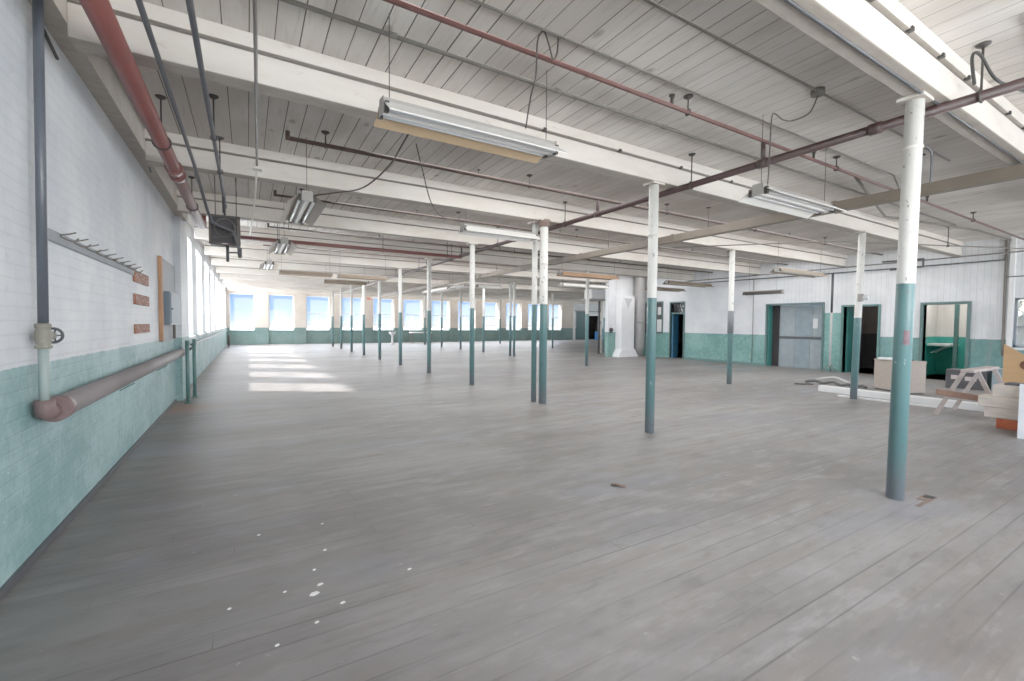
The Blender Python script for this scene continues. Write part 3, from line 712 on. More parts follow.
# ---------------------------------------------------------------- hanging fluorescent lamps
def lamp(x, y, z, L, ang, label, inner=None, both=None, group='hanging fluorescent lamps', chain=True, tubes=True, wing=.19, tilt=0.0, ctop=ZC, inset=.06):
    """open reflector lamp along local X centred at (x, y); z is the underside"""
    o = thing('fluorescent_lamp', label, 'lamp', (x, y, z), group)
    h = L/2
    def loc(mb):
        bmesh.ops.rotate(mb.bm, cent=(0, 0, 0), matrix=Matrix.Rotation(tilt, 3, 'X'), verts=mb.bm.verts)
        bmesh.ops.rotate(mb.bm, cent=(0, 0, 0), matrix=Matrix.Rotation(ang, 3, 'Z'), verts=mb.bm.verts)
        bmesh.ops.translate(mb.bm, vec=(x, y, z), verts=mb.bm.verts); return mb
    loc(MB().prism([(-h, -.06, .085), (-h, .06, .085), (-h, .045, .14), (-h, -.045, .14)], (L, 0, 0))).build('ballast_channel', M['lampgrey'], o)
    for sg in (-1, 1):
        a = [(-h, sg*.055, .10), (-h, sg*wing, 0), (-h, sg*wing, .008), (-h, sg*.055, .112)]
        ob = loc(MB().prism(a, (L, 0, 0))).build('reflector_wing', (both or (inner if inner and sg == 1 else M['lampwhite'])), o)
        if inner and sg == 1 and not both: ob['label'] = 'tan reflector wing'
    loc(MB().prism([(-h, -.02, .03), (-h, .02, .03), (-h, .055, .1), (-h, -.055, .1)], (L, 0, 0))).build('centre_ridge', M['lampwhite'], o)
    if tubes:
        for sg in (-1, 1):
            tb = loc(MB().cyl((-h+.03, sg*.085, .045), (h-.03, sg*.085, .045), .016, n=12)).build('tube', M['tubeglass'], o)
            for e in (-h+.015, h-.015):
                loc(MB().box((e-.015, sg*.085-.02, .02), (e+.015, sg*.085+.02, .10))).build('lamp_holder', M['clip'], tb)
    for e in (-h, h):
        loc(MB().prism([(e, -.065, .02), (e, .065, .02), (e, .06, .145), (e, -.06, .145)], (.004 if e > 0 else -.004, 0, 0))).build('end_plate', M['lampgrey'], o)
    if chain:
        for e in (-h+inset, h-inset):
            dx, dy = e*math.cos(ang), e*math.sin(ang)
            MB().cyl((x+dx, y+dy, z+.13), (x+dx, y+dy, ctop), .004, n=5).build('suspension_chain', M['clip'], o)
    return o
lamp(1.65, 3.40, 3.02, 1.55, 0, 'large hanging lamp with tan reflector before the second beam', M['lamptan'], wing=.24, tilt=.12)
lamp(5.55, 2.86, 2.90, 1.50, 0, 'white hanging lamp at upper right beside the maroon pipe', wing=.22)
lamp(3.93, 7.05, 3.06, 1.48, 0, 'bluish white hanging lamp touching left side of thick paired column', ctop=3.43)
lamp(.66, 6.85, 2.98, 1.5, PI/2, 'hanging lamp seen end on right of the heater, nearest of three', wing=.22, both=M['lampshade'])
lamp(.62, 10.2, 2.95, 1.5, PI/2, 'hanging lamp seen end on right of the heater, middle of three', wing=.22, both=M['lampshade'])
lamp(.52, 14.2, 3.0, 1.5, PI/2, 'hanging lamp seen end on right of the heater, farthest of three', wing=.22, both=M['lampshade'])
for x, y, L, a, lab in ((1.6, 15.3, 1.5, 0, 'distant hanging lamp low in front of the far windows, leftmost'), (3.2, 17.7, 1.5, 0, 'distant hanging lamp above the second far window, underside in shade'),
        (3.35, 15.4, 1.6, 0, 'distant hanging lamp just left of the thin columns'), (7.5, 16.9, 1.5, PI/2, 'white hanging lamp, nearest of three in line along the room'),
        (7.5, 18.65, 1.5, PI/2, 'white hanging lamp, middle of three in line along the room'), (7.5, 20.2, 1.5, PI/2, 'white hanging lamp, farthest of three in line along the room'),
        (8.55, 16.3, 1.1, 0, 'white hanging lamp crossing behind the fourth left row column'),
        (14.0, 10.85, 2.4, 0, 'grey hanging lamp right of the second left row column, upper one'), (15.3, 13.0, 2.2, 0, 'grey hanging lamp right of the second left row column, lower one'),
        (13.5, 6.75, 2.4, 0, 'grey hanging lamp above the lift door, close to the right wall')):
    lamp(x, y, 2.95, L, a, lab, both=None if lab.startswith('white') else M['lampshade'])
lamp(8.6, 10.1, 2.86, 2.1, 0, 'hanging lamp with tan sides right of the thick paired column', both=M['lampbrown'])
lamp(11.3, 13.5, 2.93, 2.3, 0, 'white hanging lamp over the lone column before the chute')
lamp(15.9, 9.2, 2.62, 1.4, PI/2, 'dark slim lamp hung low along right wall above lift door', tubes=False, wing=.09, inset=.2, both=M['clip'])

# cords
def cord(label, pts, r=.008, mat='cord', name='hanging_cable'):
    q = []
    P = [Vector(p) for p in pts]
    for i in range(len(P)-1):
        p0 = P[max(0, i-1)]; p1 = P[i]; p2 = P[i+1]; p3 = P[min(len(P)-1, i+2)]
        for k in range(6):
            t = k/6
            q.append(.5*((2*p1)+(p2-p0)*t+(2*p0-5*p1+4*p2-p3)*t*t+(3*p1-p0-3*p2+p3)*t**3))
    q.append(P[-1])
    return tag(MB().tube(q, r, 6).build(name, M[mat]), label, 'cord')
cord('dark cord looping from the red branch pipe down to the large hanging lamp', [(2.16, 2.95, 3.79), (2.15, 2.95, 3.66), (2.11, 2.95, 3.60), (2.07, 2.95, 3.70), (2.02, 2.95, 3.785), (1.97, 2.96, 3.70), (1.97, 2.98, 3.45), (2.0, 3.1, 3.34), (2.12, 3.36, 3.215)], .007)
cord('cord dangling in a curl from the round junction box to the white lamp', [(4.80, 2.29, 3.74), (4.74, 2.33, 3.58), (4.60, 2.4, 3.50), (4.50, 2.45, 3.50), (4.42, 2.5, 3.56), (4.42, 2.52, 3.42), (4.55, 2.6, 3.2), (4.95, 2.84, 3.05)], .007)
cord('dark cord slanting from the ceiling to the nearest end on lamp', [(1.66, 4.9, 3.78), (1.52, 5.0, 3.50), (1.42, 5.2, 3.30), (1.20, 5.5, 3.10), (.95, 6.0, 3.12), (.72, 6.45, 3.155)], .01)
cord('grey cord dropping from ceiling to the bluish white lamp', [(1.88, 5.6, 3.79), (1.98, 5.65, 3.5), (2.2, 5.9, 3.15), (2.6, 6.4, 3.10), (3.24, 7.02, 3.225)], .008)
cord('black cord arching above the maroon pipe beside the closest column', [(4.92, 1.22, 3.40), (4.92, 1.24, 3.62), (5.02, 1.22, 3.66), (5.25, 1.18, 3.52), (5.7, 1.15, 3.55), (6.3, 1.1, 3.62), (7.2, 1.05, 3.77)], .012, 'black')
cord('thin conduit bending out of the closest column near its top', [(4.93, 1.55, 3.05), (5.02, 1.52, 3.03), (5.06, 1.5, 2.98), (5.06, 1.5, 2.74)], .009, 'dark_pipe')

# ---------------------------------------------------------------- right wall: doors and openings
dn = 0
def door(loc):
    global dn
    dn += 1
    return thing_free('door_%d' % dn, loc)
def frame_x(o, y0, y1, z1, w=.07, d=.05, mat='tealgrey', depth=.22):
    MB().box((XR-d, y0-w, 0), (XR+depth, y0, z1+w)).box((XR-d, y1, 0), (XR+depth, y1+w, z1+w)).box((XR-d, y0, z1), (XR+depth, y1, z1+w)).build('door_frame', M[mat], o, bevel=.006)
# lift door
y0, y1, _, z1 = RH['elev']
o = door((XR, (y0+y1)/2, 0)); frame_x(o, y0, y1, z1, .06)
P = MB().box((XR+.30, y0, 0), (XR+.36, y1, z1)).build('leaf', M['galv'], o)
for a, b, c_, d, mt in ((y0+.02, y0+.50, .03, 1.02, 'galv'), (y0+.51, y0+1.02, .03, 1.02, 'galvb'), (y0+1.03, y0+1.5, .03, 1.02, 'galv'), (y0+.02, y0+.42, 1.14, 2.2, 'galv'), (y0+.43, y0+1.0, 1.14, 2.2, 'galvb'), (y0+1.01, y0+1.5, 1.14, 2.2, 'galv')):
    MB().box((XR+.285, a, c_), (XR+.305, b, d)).build('sheet_panel', M[mt], P, bevel=.003)
MB().box((XR+.27, y0+.02, 1.03), (XR+.31, y0+1.55, 1.12)).build('meeting_rail', M['dark_pipe'], P)
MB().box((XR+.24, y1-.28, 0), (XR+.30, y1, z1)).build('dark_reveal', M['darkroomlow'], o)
MB().box((XR+.02, y1-.05, 0), (XR+.24, y1, z1)).build('side_jamb', M['tealdark'], o)
tag(MB().box((XR+.276, y0+.27, 1.42), (XR+.284, y0+.42, 1.76)).build('notice_sheet', M['paper']), 'white paper notice on the grey lift door', 'notice')
# rooms behind the two doorways
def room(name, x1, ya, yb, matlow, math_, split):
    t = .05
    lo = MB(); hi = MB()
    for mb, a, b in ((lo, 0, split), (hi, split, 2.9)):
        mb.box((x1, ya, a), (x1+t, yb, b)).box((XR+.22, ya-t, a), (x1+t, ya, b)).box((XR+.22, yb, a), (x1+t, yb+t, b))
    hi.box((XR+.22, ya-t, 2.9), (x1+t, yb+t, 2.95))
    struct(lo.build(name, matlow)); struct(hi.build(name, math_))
    struct(MB().box((XR+.2, ya-t, -.2), (x1+t, yb+t, 0)).build('floor', M['floor']))
y0, y1, _, z1 = RH['dark']
o = door((XR, (y0+y1)/2, 0)); frame_x(o, y0, y1, z1, .06, mat='tealpaint')
MB().box((XR+.18, y1-.06, 0), (XR+.95, y1-.01, z1-.02)).build('leaf', M['tealdark'], o, bevel=.004)
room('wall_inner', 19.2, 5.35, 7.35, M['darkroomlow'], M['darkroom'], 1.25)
y0, y1, _, z1 = RH['teal']
o = door((XR, (y0+y1)/2, 0)); frame_x(o, y0, y1, z1, .07)
lf = MB().box((XR+.20, y0-.0, 0), (XR+.82, y0+.05, z1-.02)).build('leaf', M['tealbright'], o, bevel=.004)
MB().cyl((XR+.74, y0+.05, 1.0), (XR+.74, y0+.10, 1.0), .022).build('handle', M['clip'], lf)
M['room_white'] = paint('inner_room_boards', (200, 194, 186), .7, .1, 3, stretch=(1, 4, .3))
room('wall_cloakroom', 18.9, 3.62, 5.28, M['tealbright'], M['room_white'], 1.2)
o = thing('wall_shelf', 'small white shelf inside the room behind the open teal doorway', 'shelf', (18.5, 4.95, .95))
MB().box((18.0, 4.75, .93), (18.85, 5.26, .99)).build('shelf_board', M['whitepaint'], o)
MB().bar((18.3, 5.25, .70), (18.3, 4.85, .93), .03, .03).bar((18.7, 5.25, .70), (18.7, 4.85, .93), .03, .03).build('bracket', M['whitepaint'], o)
o = thing('door_post', 'pale teal post inside the open teal doorway', 'post', (17.75, 4.545, 0))
MB().box((17.7, 4.50, 0), (17.8, 4.59, 2.89)).build('post_board', M['tealpaint'], o)
# far doorway with transom, and notice window
y0, y1, _, z1 = RH['far']
o = door((XR, (y0+y1)/2, 0)); frame_x(o, y0, y1, z1, .05)
MB().box((XR+.0, y0, 2.0), (XR+.12, y1, 2.06)).build('transom_bar', M['tealgrey'], o)
MB().box((XR+.05, y0, 2.06), (XR+.06, y1, z1)).build('transom_pane', M['glass'], o)
MB().box((XR+.05, y1-.10, 0), (XR+.40, y1-.02, 2.0)).build('leaf', M['bluepaint'], o)
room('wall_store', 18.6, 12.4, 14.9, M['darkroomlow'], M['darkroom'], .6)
y0, y1, zb, zt = RH['board']
o = thing('notice_board', 'dark notice board with pinned papers left of the blue edged doorway', 'board', (XR, (y0+y1)/2, zb))
MB().box((XR+.04, y0+.012, zb+.012), (XR+.10, y1-.012, zt-.012)).build('back_panel', M['board'], o)
MB().box((XR-.03, y0-.05, zb-.05), (XR-.002, y0+.01, zt+.05)).box((XR-.03, y1-.01, zb-.05), (XR-.002, y1+.05, zt+.05)).box((XR-.03, y0, zt-.01), (XR-.002, y1, zt+.05)).box((XR-.03, y0, zb-.05), (XR-.002, y1, zb+.01)).build('surround', M['tealgrey'], o)
for k, (a, b, c_, d) in enumerate(((.08, .34, .05, .62), (.42, .58, .55, 1.0), (.66, .95, .10, .55), (.12, .3, .85, 1.2))):
    q = MB().box((XR+.028, y0+a, zb+c_), (XR+.038, y0+b, zb+d)).build('pinned_paper', M['paper'])
    tag(q, ['lower right white paper on the dark notice board', 'upper middle white paper on the dark notice board', 'lower left white paper on the dark notice board', 'upper right white paper on the dark notice board'][k], 'paper', 'papers on the notice board')

# conduits on the right wall
run('conduit', 'grey pipe dropping down the right wall beside the open teal doorway', 'conduit', [(16.5, 3.38, 3.72), (16.58, 3.38, 3.66), (16.58, 3.37, 1.1), (16.58, 3.36, .78)], .028, M['grey_pipe'])
run('conduit', 'long dark pipe along the top of the right wall', 'conduit', [(16.56, 3.4, 3.22), (16.56, 7.9, 3.24), (16.56, 13.0, 3.30)], .022, M['dark_pipe'])
run('conduit', 'thin dark pipe on right wall toward the window at right edge', 'conduit', [(16.55, 3.38, 2.78), (16.55, 1.0, 2.80)], .016, M['dark_pipe'])
run('conduit', 'cream pipe along the corner of right wall and ceiling', 'conduit', [(16.5, .5, 3.39), (16.5, 8.0, 3.39), (16.5, 13.2, 3.40)], .02, M['grey_pipe'])
run('conduit', 'vertical grey conduit on the white boards between the two doorways', 'conduit', [(16.60, 5.28, 3.2), (16.60, 5.28, 1.2)], .018, M['grey_pipe'])
run('conduit', 'thin vertical conduit on right wall left of the lift door', 'conduit', [(16.61, 9.95, 3.3), (16.61, 9.95, .08)], .012, M['grey_pipe'])
run('conduit', 'dark looped pipe with an elbow behind the closest column', 'conduit', [(16.42, 5.7, 3.18), (16.42, 4.95, 3.2), (16.42, 4.95, 3.42), (16.42, 5.9, 3.44)], .026, M['dark_pipe'])
run('overhead_pipe', 'thin dark pipe crossing the ceiling at right behind the closest column', 'pipe', [(16.3, 2.7, 3.36), (11.0, 4.9, 3.36), (8.8, 7.3, 3.36)], .014, M['grey_pipe'], [(13.8, 3.74, 3.36)])
o = thing('pole_stand', 'tall two tone pole on splayed feet left of the dark doorway', 'pole', (16.3, 7.15, 0))
MB().cyl((16.3, 7.15, 1.94), (16.3, 7.15, 3.22), .035, n=14).build('upper_pole', M['dark_pipe'], o)
MB().cyl((16.3, 7.15, .2), (16.3, 7.15, 1.94), .032, n=14).build('lower_pole', M['cable_pale'], o)
for a in (0.3, 2.4, 4.5):
    MB().bar((16.3, 7.15, .26), (16.3+.27*math.cos(a), 7.15+.27*math.sin(a), .01), .03, .02).build('foot', M['grey_pipe'], o)

# ---------------------------------------------------------------- clutter at right
o = thing('chipboard_cabinet', 'tan chipboard cabinet on the floor behind the closest column', 'cabinet', (12.85, 4.25, 0))
A, B_, Cc, D = (12.98, 4.74), (12.60, 3.93), (13.03, 3.80), (13.42, 4.55)
def quadbox(mb, pts, z0, z1): return mb.prism([(x, y, z0) for x, y in pts], (0, 0, z1-z0))
quadbox(MB(), [A, B_, Cc, D], .03, .70).build('carcass', M['chip'], o, bevel=.008)
quadbox(MB(), [(x+(x-13)*.03, y+(y-4.25)*.03) for x, y in (A, B_, Cc, D)], .70, .725).build('cabinet_top', M['chip'], o, bevel=.004)
quadbox(MB(), [(x-(x-13)*.06, y-(y-4.25)*.06) for x, y in (A, B_, Cc, D)], 0, .04).build('plinth', M['darkbox'], o)
tag(MB().box((12.80, 4.36, .725), (13.02, 4.62, .775)).build('white_tray', M['whitepaint'], bevel=.01), 'white tray on top of the tan chipboard cabinet', 'tray')
tag(MB().tube([(12.85, 4.12, .74), (12.9, 4.2, .755), (13.0, 4.15, .745), (13.0, 4.0, .74)], .014).build('black_cable', M['black']), 'short black cable on top of the tan chipboard cabinet', 'cable')

o = thing('white_plank', 'long white box section lying on the floor behind the closest column', 'plank', (11.3, 3.8, 0))
MB().prism([(11.34, 5.20, 0), (11.22, 2.25, 0), (11.40, 2.24, 0), (11.52, 5.19, 0)], (0, 0, .13)).build('box_section', M['plank_white'], o, bevel=.006)
tag(MB().prism([(10.86, 4.6, 0), (10.97, 2.95, 0), (11.04, 2.95, 0), (10.93, 4.6, 0)], (0, 0, .03)).build('white_batten', M['plank_white'], bevel=.004), 'thin white batten lying in front of the long white box section', 'batten')
o = cord('pale grey hose arched on the floor behind the white box section', [(13.0, 6.05, .04), (13.0, 5.85, .12), (13.0, 5.6, .17), (13.0, 5.4, .12), (13.0, 5.22, .04)], .04, 'cable_pale', 'hose')
o['category'] = 'hose'
o = cord('charcoal hose heap behind the white box section left of cabinet', [(12.62, 6.1, .035), (12.72, 5.9, .08), (12.66, 5.7, .045), (12.72, 5.5, .09), (12.66, 5.3, .04), (12.74, 5.15, .07), (12.7, 5.0, .035), (12.78, 4.9, .06), (12.74, 4.8, .035)], .035, 'cable_dark', 'hose')
o['category'] = 'hose'
o = cord('thin dark hose end lying left of the white box section', [(12.1, 6.1, .02), (12.2, 5.95, .02), (12.35, 5.9, .02), (12.4, 5.8, .02)], .02, 'cable_dark', 'hose')
o['category'] = 'hose'
tag(MB().box((11.9, 4.72, 0), (12.25, 4.95, .07), .4).build('scrap_bar', M['cable_dark'], bevel=.01), 'dark scrap bar on the floor just left of the cabinet', 'scrap')

# sawhorse
o = thing('sawhorse', 'weathered wooden sawhorse with splayed legs beside the timber pile', 'sawhorse', (10.5, 2.4, 0))
MB().box((9.92, 2.31, .775), (11.25, 2.47, .82)).build('top_beam', M['saw'], o, bevel=.006)
for x, f0 in ((10.10, 10.07), (10.95, 10.96)):
    for sg in (1, -1):
        MB().bar((x, 2.39+sg*.075, .79), (f0, 2.39+sg*.405, 0.01), .055, .035, (1, 0, 0)).build('leg', M['saw'], o)
MB().bar((10.03, 2.60, .38), (10.03, 2.18, .38), .03, .09).build('end_brace', M['saw'], o)
tag(MB().bar((9.99, 2.78, .41), (9.99, 2.2, .37), .03, .10).build('brown_board', M['sawbrown'], bevel=.004), 'brown board fixed low across the sawhorse legs', 'board')

# timber pile
def timber(lab, x0, x1, y0, y1, z0, z1, mat, bev=.014):
    b = MB().box((x0, y0, z0), (x1, y1, z1)).build('timber', M[mat], bevel=bev)
    tag(b, lab, 'timber', 'timber pile at the right edge')
    return b
timber('orange red board at the bottom of the timber pile', 9.60, 9.94, .3, 1.98, 0, .15, 'orange', .008)
timber('pale timber, second from bottom of the pile by the sawhorse', 9.59, 9.94, .3, 2.11, .15, .305, 'timber')
timber('pale timber, third from bottom of the pile by the sawhorse', 9.58, 9.94, .3, 2.18, .305, .465, 'timber')
timber('pale timber on top of the pile by the sawhorse', 9.62, 9.94, .3, 2.04, .465, .645, 'timber')
tag(MB().prism([(9.66, 1.93, .645), (9.66, .6, .645), (9.92, .6, .645), (9.92, 1.93, .645)], (0, 0, .035)).build('dark_sheet', M['darkbox'], bevel=.01), 'dark folded sheet lying on top of the timber pile', 'sheet')
o = thing('leaning_sheet', 'white sheet leaning on the timber pile at the right edge', 'panel', (9.2, 1.3, 0))
MB().prism([(8.97, 1.645, 0), (9.57, 1.755, .69), (9.57, .70, .69), (8.97, .6, 0)], (.02, 0, -.02)).build('sheet', M['whitepanel'], o)
o = thing('plywood_offcut', 'tan plywood offcut with a dark brown hole standing behind the timber', 'plywood', (11.9, 2.0, 0))
MB().prism([(11.95, 2.41, 0), (11.95, 2.41, 1.20), (11.95, 2.13, .99), (11.95, 1.3, .72), (11.95, 1.3, 0)], (.03, 0, 0)).build('sheet', M['plywood'], o)
MB().cyl((11.935, 2.12, .83), (11.955, 2.12, .83), .085, n=14).build('brown_hole_mark', M['brownhole'], o)  # flat brown disc standing for the dark hole
MB().bar((11.98, 2.2, .7), (12.5, 2.2, .01), .05, .04).build('prop', M['saw'], o)
o = thing('dark_box', 'charcoal box with pale marks on the floor behind the sawhorse', 'box', (15.3, 3.75, 0))
MB().box((15.0, 3.28, 0), (15.5, 4.0, .45)).build('box_body', M['darkbox'], o, bevel=.01)
MB().box((14.995, 3.45, .20), (15.0, 3.65, .30)).build('label_patch', M['label'], o); MB().box((14.995, 3.78, .22), (15.0, 3.90, .32)).build('label_patch', M['label'], o)
o = thing('grey_bin', 'blue grey bin on the floor behind right end of the sawhorse', 'bin', (15.2, 2.95, 0))
MB().prism([(15.0, 2.72, .5), (15.0, 3.24, .5), (15.4, 3.24, .5), (15.4, 2.72, .5)], (0, 0, .03)).build('rim', M['binblue'], o)
MB().prism([(15.03, 2.76, 0), (15.03, 3.2, 0), (15.38, 3.2, 0), (15.38, 2.76, 0)], (0, 0, .5)).build('bin_body', M['binblue'], o)

# floor details
o = thing('floor_socket', 'small open floor box with dark hole beside the closest column', 'floor box', (5.1, 1.45, 0))
MB().box((5.0, 1.40, 0), (5.20, 1.49, .004)).build('plate', M['debris'], o)
MB().box((5.10, 1.41, .004), (5.185, 1.475, .007)).build('dark_hole', M['heaterblack'], o)
tag(MB().prism([(4.80, 1.40, 0), (5.0, 1.405, 0), (5.0, 1.43, 0), (4.80, 1.435, 0)], (0, 0, .003)).build('floor_patch', M['debris']), 'narrow brown gouge between closest column foot and the floor box', 'floor patch')
o = thing('floor_scrap', 'small reddish brown scrap on the open floor in mid room', 'scrap', (2.94, 3.0, 0))
MB().tube([(2.90, 3.05, .008), (2.94, 3.01, .012), (2.95, 2.97, .01), (2.99, 2.95, .008)], .012, 6).build('curl', M['debris'], o)
def flake(px, py, s):
    return MB().prism([(px-s, py-s*.3, 0), (px-s*.2, py-s*.7, 0), (px+s, py-s*.1, 0), (px+s*.5, py+s*.6, 0), (px-s*.5, py+s*.5, 0)], (0, 0, .004))
for (px, py, s) in ((.30, 2.62, .035), (.34, 2.70, .022), (.05, 3.55, .014), (.46, 3.52, .012), (.42, 3.1, .014), (.33, 2.88, .012), (.83, 2.6, .018), (.16, 2.72, .012), (.42, 2.46, .018), (.28, 2.36, .014), (.10, 2.28, .013), (-.1, 2.7, .013)):
    tag(flake(px, py, s*.75).build('paint_flake', M['flake']), 'white paint flake lying on the dark boards at lower left', 'paint flake', 'white paint flakes on the floor')

# ---------------------------------------------------------------- far end
o = thing('white_chute', 'white boxed chute with flared foot against the block wall', 'chute', (15.25, 15.2, 0))
MB().box((14.84, 15.1, .30), (15.66, 15.49, 2.83)).build('shaft', M['ductwhite'], o, bevel=.01)
MB().prism([(14.66, 15.05, 0), (15.90, 15.05, 0), (15.67, 15.05, .36), (14.83, 15.05, .36)], (0, .44, 0)).build('flared_foot', M['ductwhite'], o)
MB().prism([(15.0, 15.09, 2.72), (15.5, 15.09, 2.72), (15.25, 15.09, 2.25)], (0, .015, 0)).build('triangle_mark', M['vgrey'], o)
o = thing('round_duct', 'grey round duct standing between the white chute and notice board', 'duct', (16.1, 15.22, 0))
MB().lathe([(.18, 0), (.26, .45), (.26, 3.78)], (16.1, 15.2, 0), 20).build('duct_body', M['ductgrey'], o)
MB().lathe([(.27, 1.6), (.275, 1.62), (.275, 1.66), (.27, 1.68)], (16.1, 15.2, 0), 20).build('seam_band', M['ductgrey'], o)
o = thing('hanging_box', 'white box unit hanging from ceiling left of the white chute', 'ceiling unit', (15.1, 17.2, 2.7))
MB().box((14.7, 17.0, 2.78), (15.6, 17.6, 3.25)).build('box_body', M['whitepaint'], o, bevel=.01)
MB().box((14.55, 16.9, 2.70), (15.8, 17.7, 2.78)).build('drip_tray', M['lampgrey'], o)
MB().cyl((14.8, 17.3, 3.25), (14.8, 17.3, 3.80), .012).cyl((15.5, 17.3, 3.25), (15.5, 17.3, 3.80), .012).build('hanging_rods', M['clip'], o)
run('drain_pipe', 'dark vertical pipe with fittings left of the block wall end', 'pipe', [(15.45, 17.3, 2.7), (15.45, 17.3, 0)], .06, M['dark_pipe'], fit=[((15.45, 17.3, z), (0, 0, 1), .14) for z in (.9, 1.6, 2.2)])
run('drain_pipe', 'pale vertical pipe beside dark pipe left of the block wall end', 'pipe', [(15.85, 17.6, 2.7), (15.85, 17.6, 0)], .05, M['cream_pipe'])
tag(MB().cyl((14.55, 15.42, 1.25), (14.55, 15.5, 1.25), .10, n=16).box((14.5, 15.46, 1.1), (14.6, 15.5, 1.25)).build('alarm_bell', M['clip']), 'small dark round bell on the end of the block wall', 'bell')
o = door((28.8, YF, 0))
MB().box((26.95, YF-.08, 0), (27.2, YF, 2.75)).box((30.5, YF-.06, 0), (30.65, YF, 2.5)).box((28.6, YF-.06, 2.36), (30.65, YF, 2.52)).build('door_frame', M['whitepaint'], o)
MB().box((27.3, YF-.16, 0), (28.72, YF-.09, 2.72)).build('sliding_leaf', M['tealgrey'], o)
MB().cyl((27.1, YF-.1, 2.78), (30.4, YF-.1, 2.78), .03).build('track', M['dark_pipe'], o)
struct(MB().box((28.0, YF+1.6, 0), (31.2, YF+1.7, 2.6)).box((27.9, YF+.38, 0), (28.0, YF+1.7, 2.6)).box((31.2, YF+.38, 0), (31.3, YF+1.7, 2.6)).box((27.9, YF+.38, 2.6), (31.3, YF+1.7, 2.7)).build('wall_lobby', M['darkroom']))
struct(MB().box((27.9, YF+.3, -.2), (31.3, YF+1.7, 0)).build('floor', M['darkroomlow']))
for i, (x, mt) in enumerate(((29.55, 'bluedrum'), (30.25, 'whitedrum'))):
    o = thing('plastic_drum', ['blue plastic drum on the floor before the far doorway', 'pale blue plastic drum on the floor before the far doorway'][i], 'drum', (x, 33.3, 0))
    MB().lathe([(.22, 0), (.28, .03), (.28, .3), (.265, .33), (.28, .36), (.28, .72), (.22, .80)], (x, 33.3, 0), 18).build('drum_body', M[mt], o)
    MB().cyl((x+.1, 33.3, .80), (x+.1, 33.3, .84), .05).build('cap', M['whitepaint'], o)
# bits by the far windows
def table(x, y, w, d, h, lab):
    o = thing('work_table', lab, 'table', (x, y, 0))
    MB().box((x-w/2, y-d/2, h-.05), (x+w/2, y+d/2, h)).build('table_top', M['cream_pipe'], o, bevel=.005)
    for sx in (-1, 1):
        for sy in (-1, 1): MB().box((x+sx*(w/2-.06)-.03, y+sy*(d/2-.06)-.03, 0), (x+sx*(w/2-.06)+.03, y+sy*(d/2-.06)+.03, h-.05)).build('leg', M['grey_pipe'], o)
table(11.4, 32.9, 1.6, .7, .8, 'small pale table below the far windows')
o = thing('pedestal', 'white pedestal basin standing before the far window pier', 'basin', (8.75, 31.2, 0))
MB().lathe([(.16, 0), (.16, .04), (.07, .1), (.07, .6), (.2, .72), (.26, .85), (.24, .87), (.2, .80)], (8.75, 31.2, 0), 16).build('pedestal_body', M['whitepaint'], o)
MB().lathe([(.02, .8), (.02, 1.15), (.0201, 1.16)], (8.75, 31.38, 0), 8).build('tap', M['clip'], o)
tag(MB().box((7.6, YF-.16, 3.2), (8.0, YF-.12, 3.36)).build('red_sign', M['sign_red']), 'small faded red plate high on a far window pier', 'plate')
o = thing('radiator', 'small dark radiator by left wall at the far corner', 'radiator', (-.95, 31.0, 0))
for k in range(5): MB().lathe([(.03, .08), (.05, .12), (.05, .72), (.03, .76)], (-.95, 30.7+k*.12, 0), 10).build('section', M['clip'], o)
MB().cyl((-.95, 30.7, .16), (-.95, 31.18, .16), .03).cyl((-.95, 30.7, .03), (-.95, 30.7, .16), .02).cyl((-.95, 31.18, 0), (-.95, 31.18, .16), .02).cyl((-.95, 30.7, 0), (-.95, 30.7, .05), .03).build('pipework', M['clip'], o)

# ---------------------------------------------------------------- outside
def tree(x, y, z0, h, r, lab, n=900):
    o = thing('leafy_tree', lab, 'tree', (x, y, z0))
    MB().cyl((x, y, z0), (x, y, z0+h*.7), .14, .05, n=8).bar((x, y, z0+h*.5), (x+.4*r, y+.3*r, z0+h*.75), .06, .06).bar((x, y, z0+h*.45), (x-.3*r, y-.4*r, z0+h*.75), .06, .06).build('trunk', M['bark'], o)
    b = MB(); R = random.Random(3)
    for _ in range(n):
        while True:
            v = Vector((R.uniform(-1, 1), R.uniform(-1, 1), R.uniform(-1, 1)))
            if .3 < v.length < 1: break
        p = Vector((x, y, z0+h*.75))+v*r; q = Vector((R.uniform(-1, 1), R.uniform(-1, 1), R.uniform(-1, 1))).normalized(); e = q.orthogonal().normalized(); s = .10
        vs = [b.bm.verts.new(p+e*s), b.bm.verts.new(p+q*s*.6), b.bm.verts.new(p-e*s), b.bm.verts.new(p-q*s*.6)]
        b.bm.faces.new(vs)
    b.build('foliage', M['leaf'], o, recalc=False)
tree(25.5, 4.9, -3.0, 7.0, 1.3, 'pale green leafy tree outside the window at right edge')
struct(MB().box((34, -8, -3), (34.4, 13, 3.85)).build('exterior_wall', M['neighbour']))
struct(MB().box((-90, -60, -3.3), (140, 400, -3.0)).build('ground', paint('outside_ground', (176, 180, 176), .9, .1, .05)))

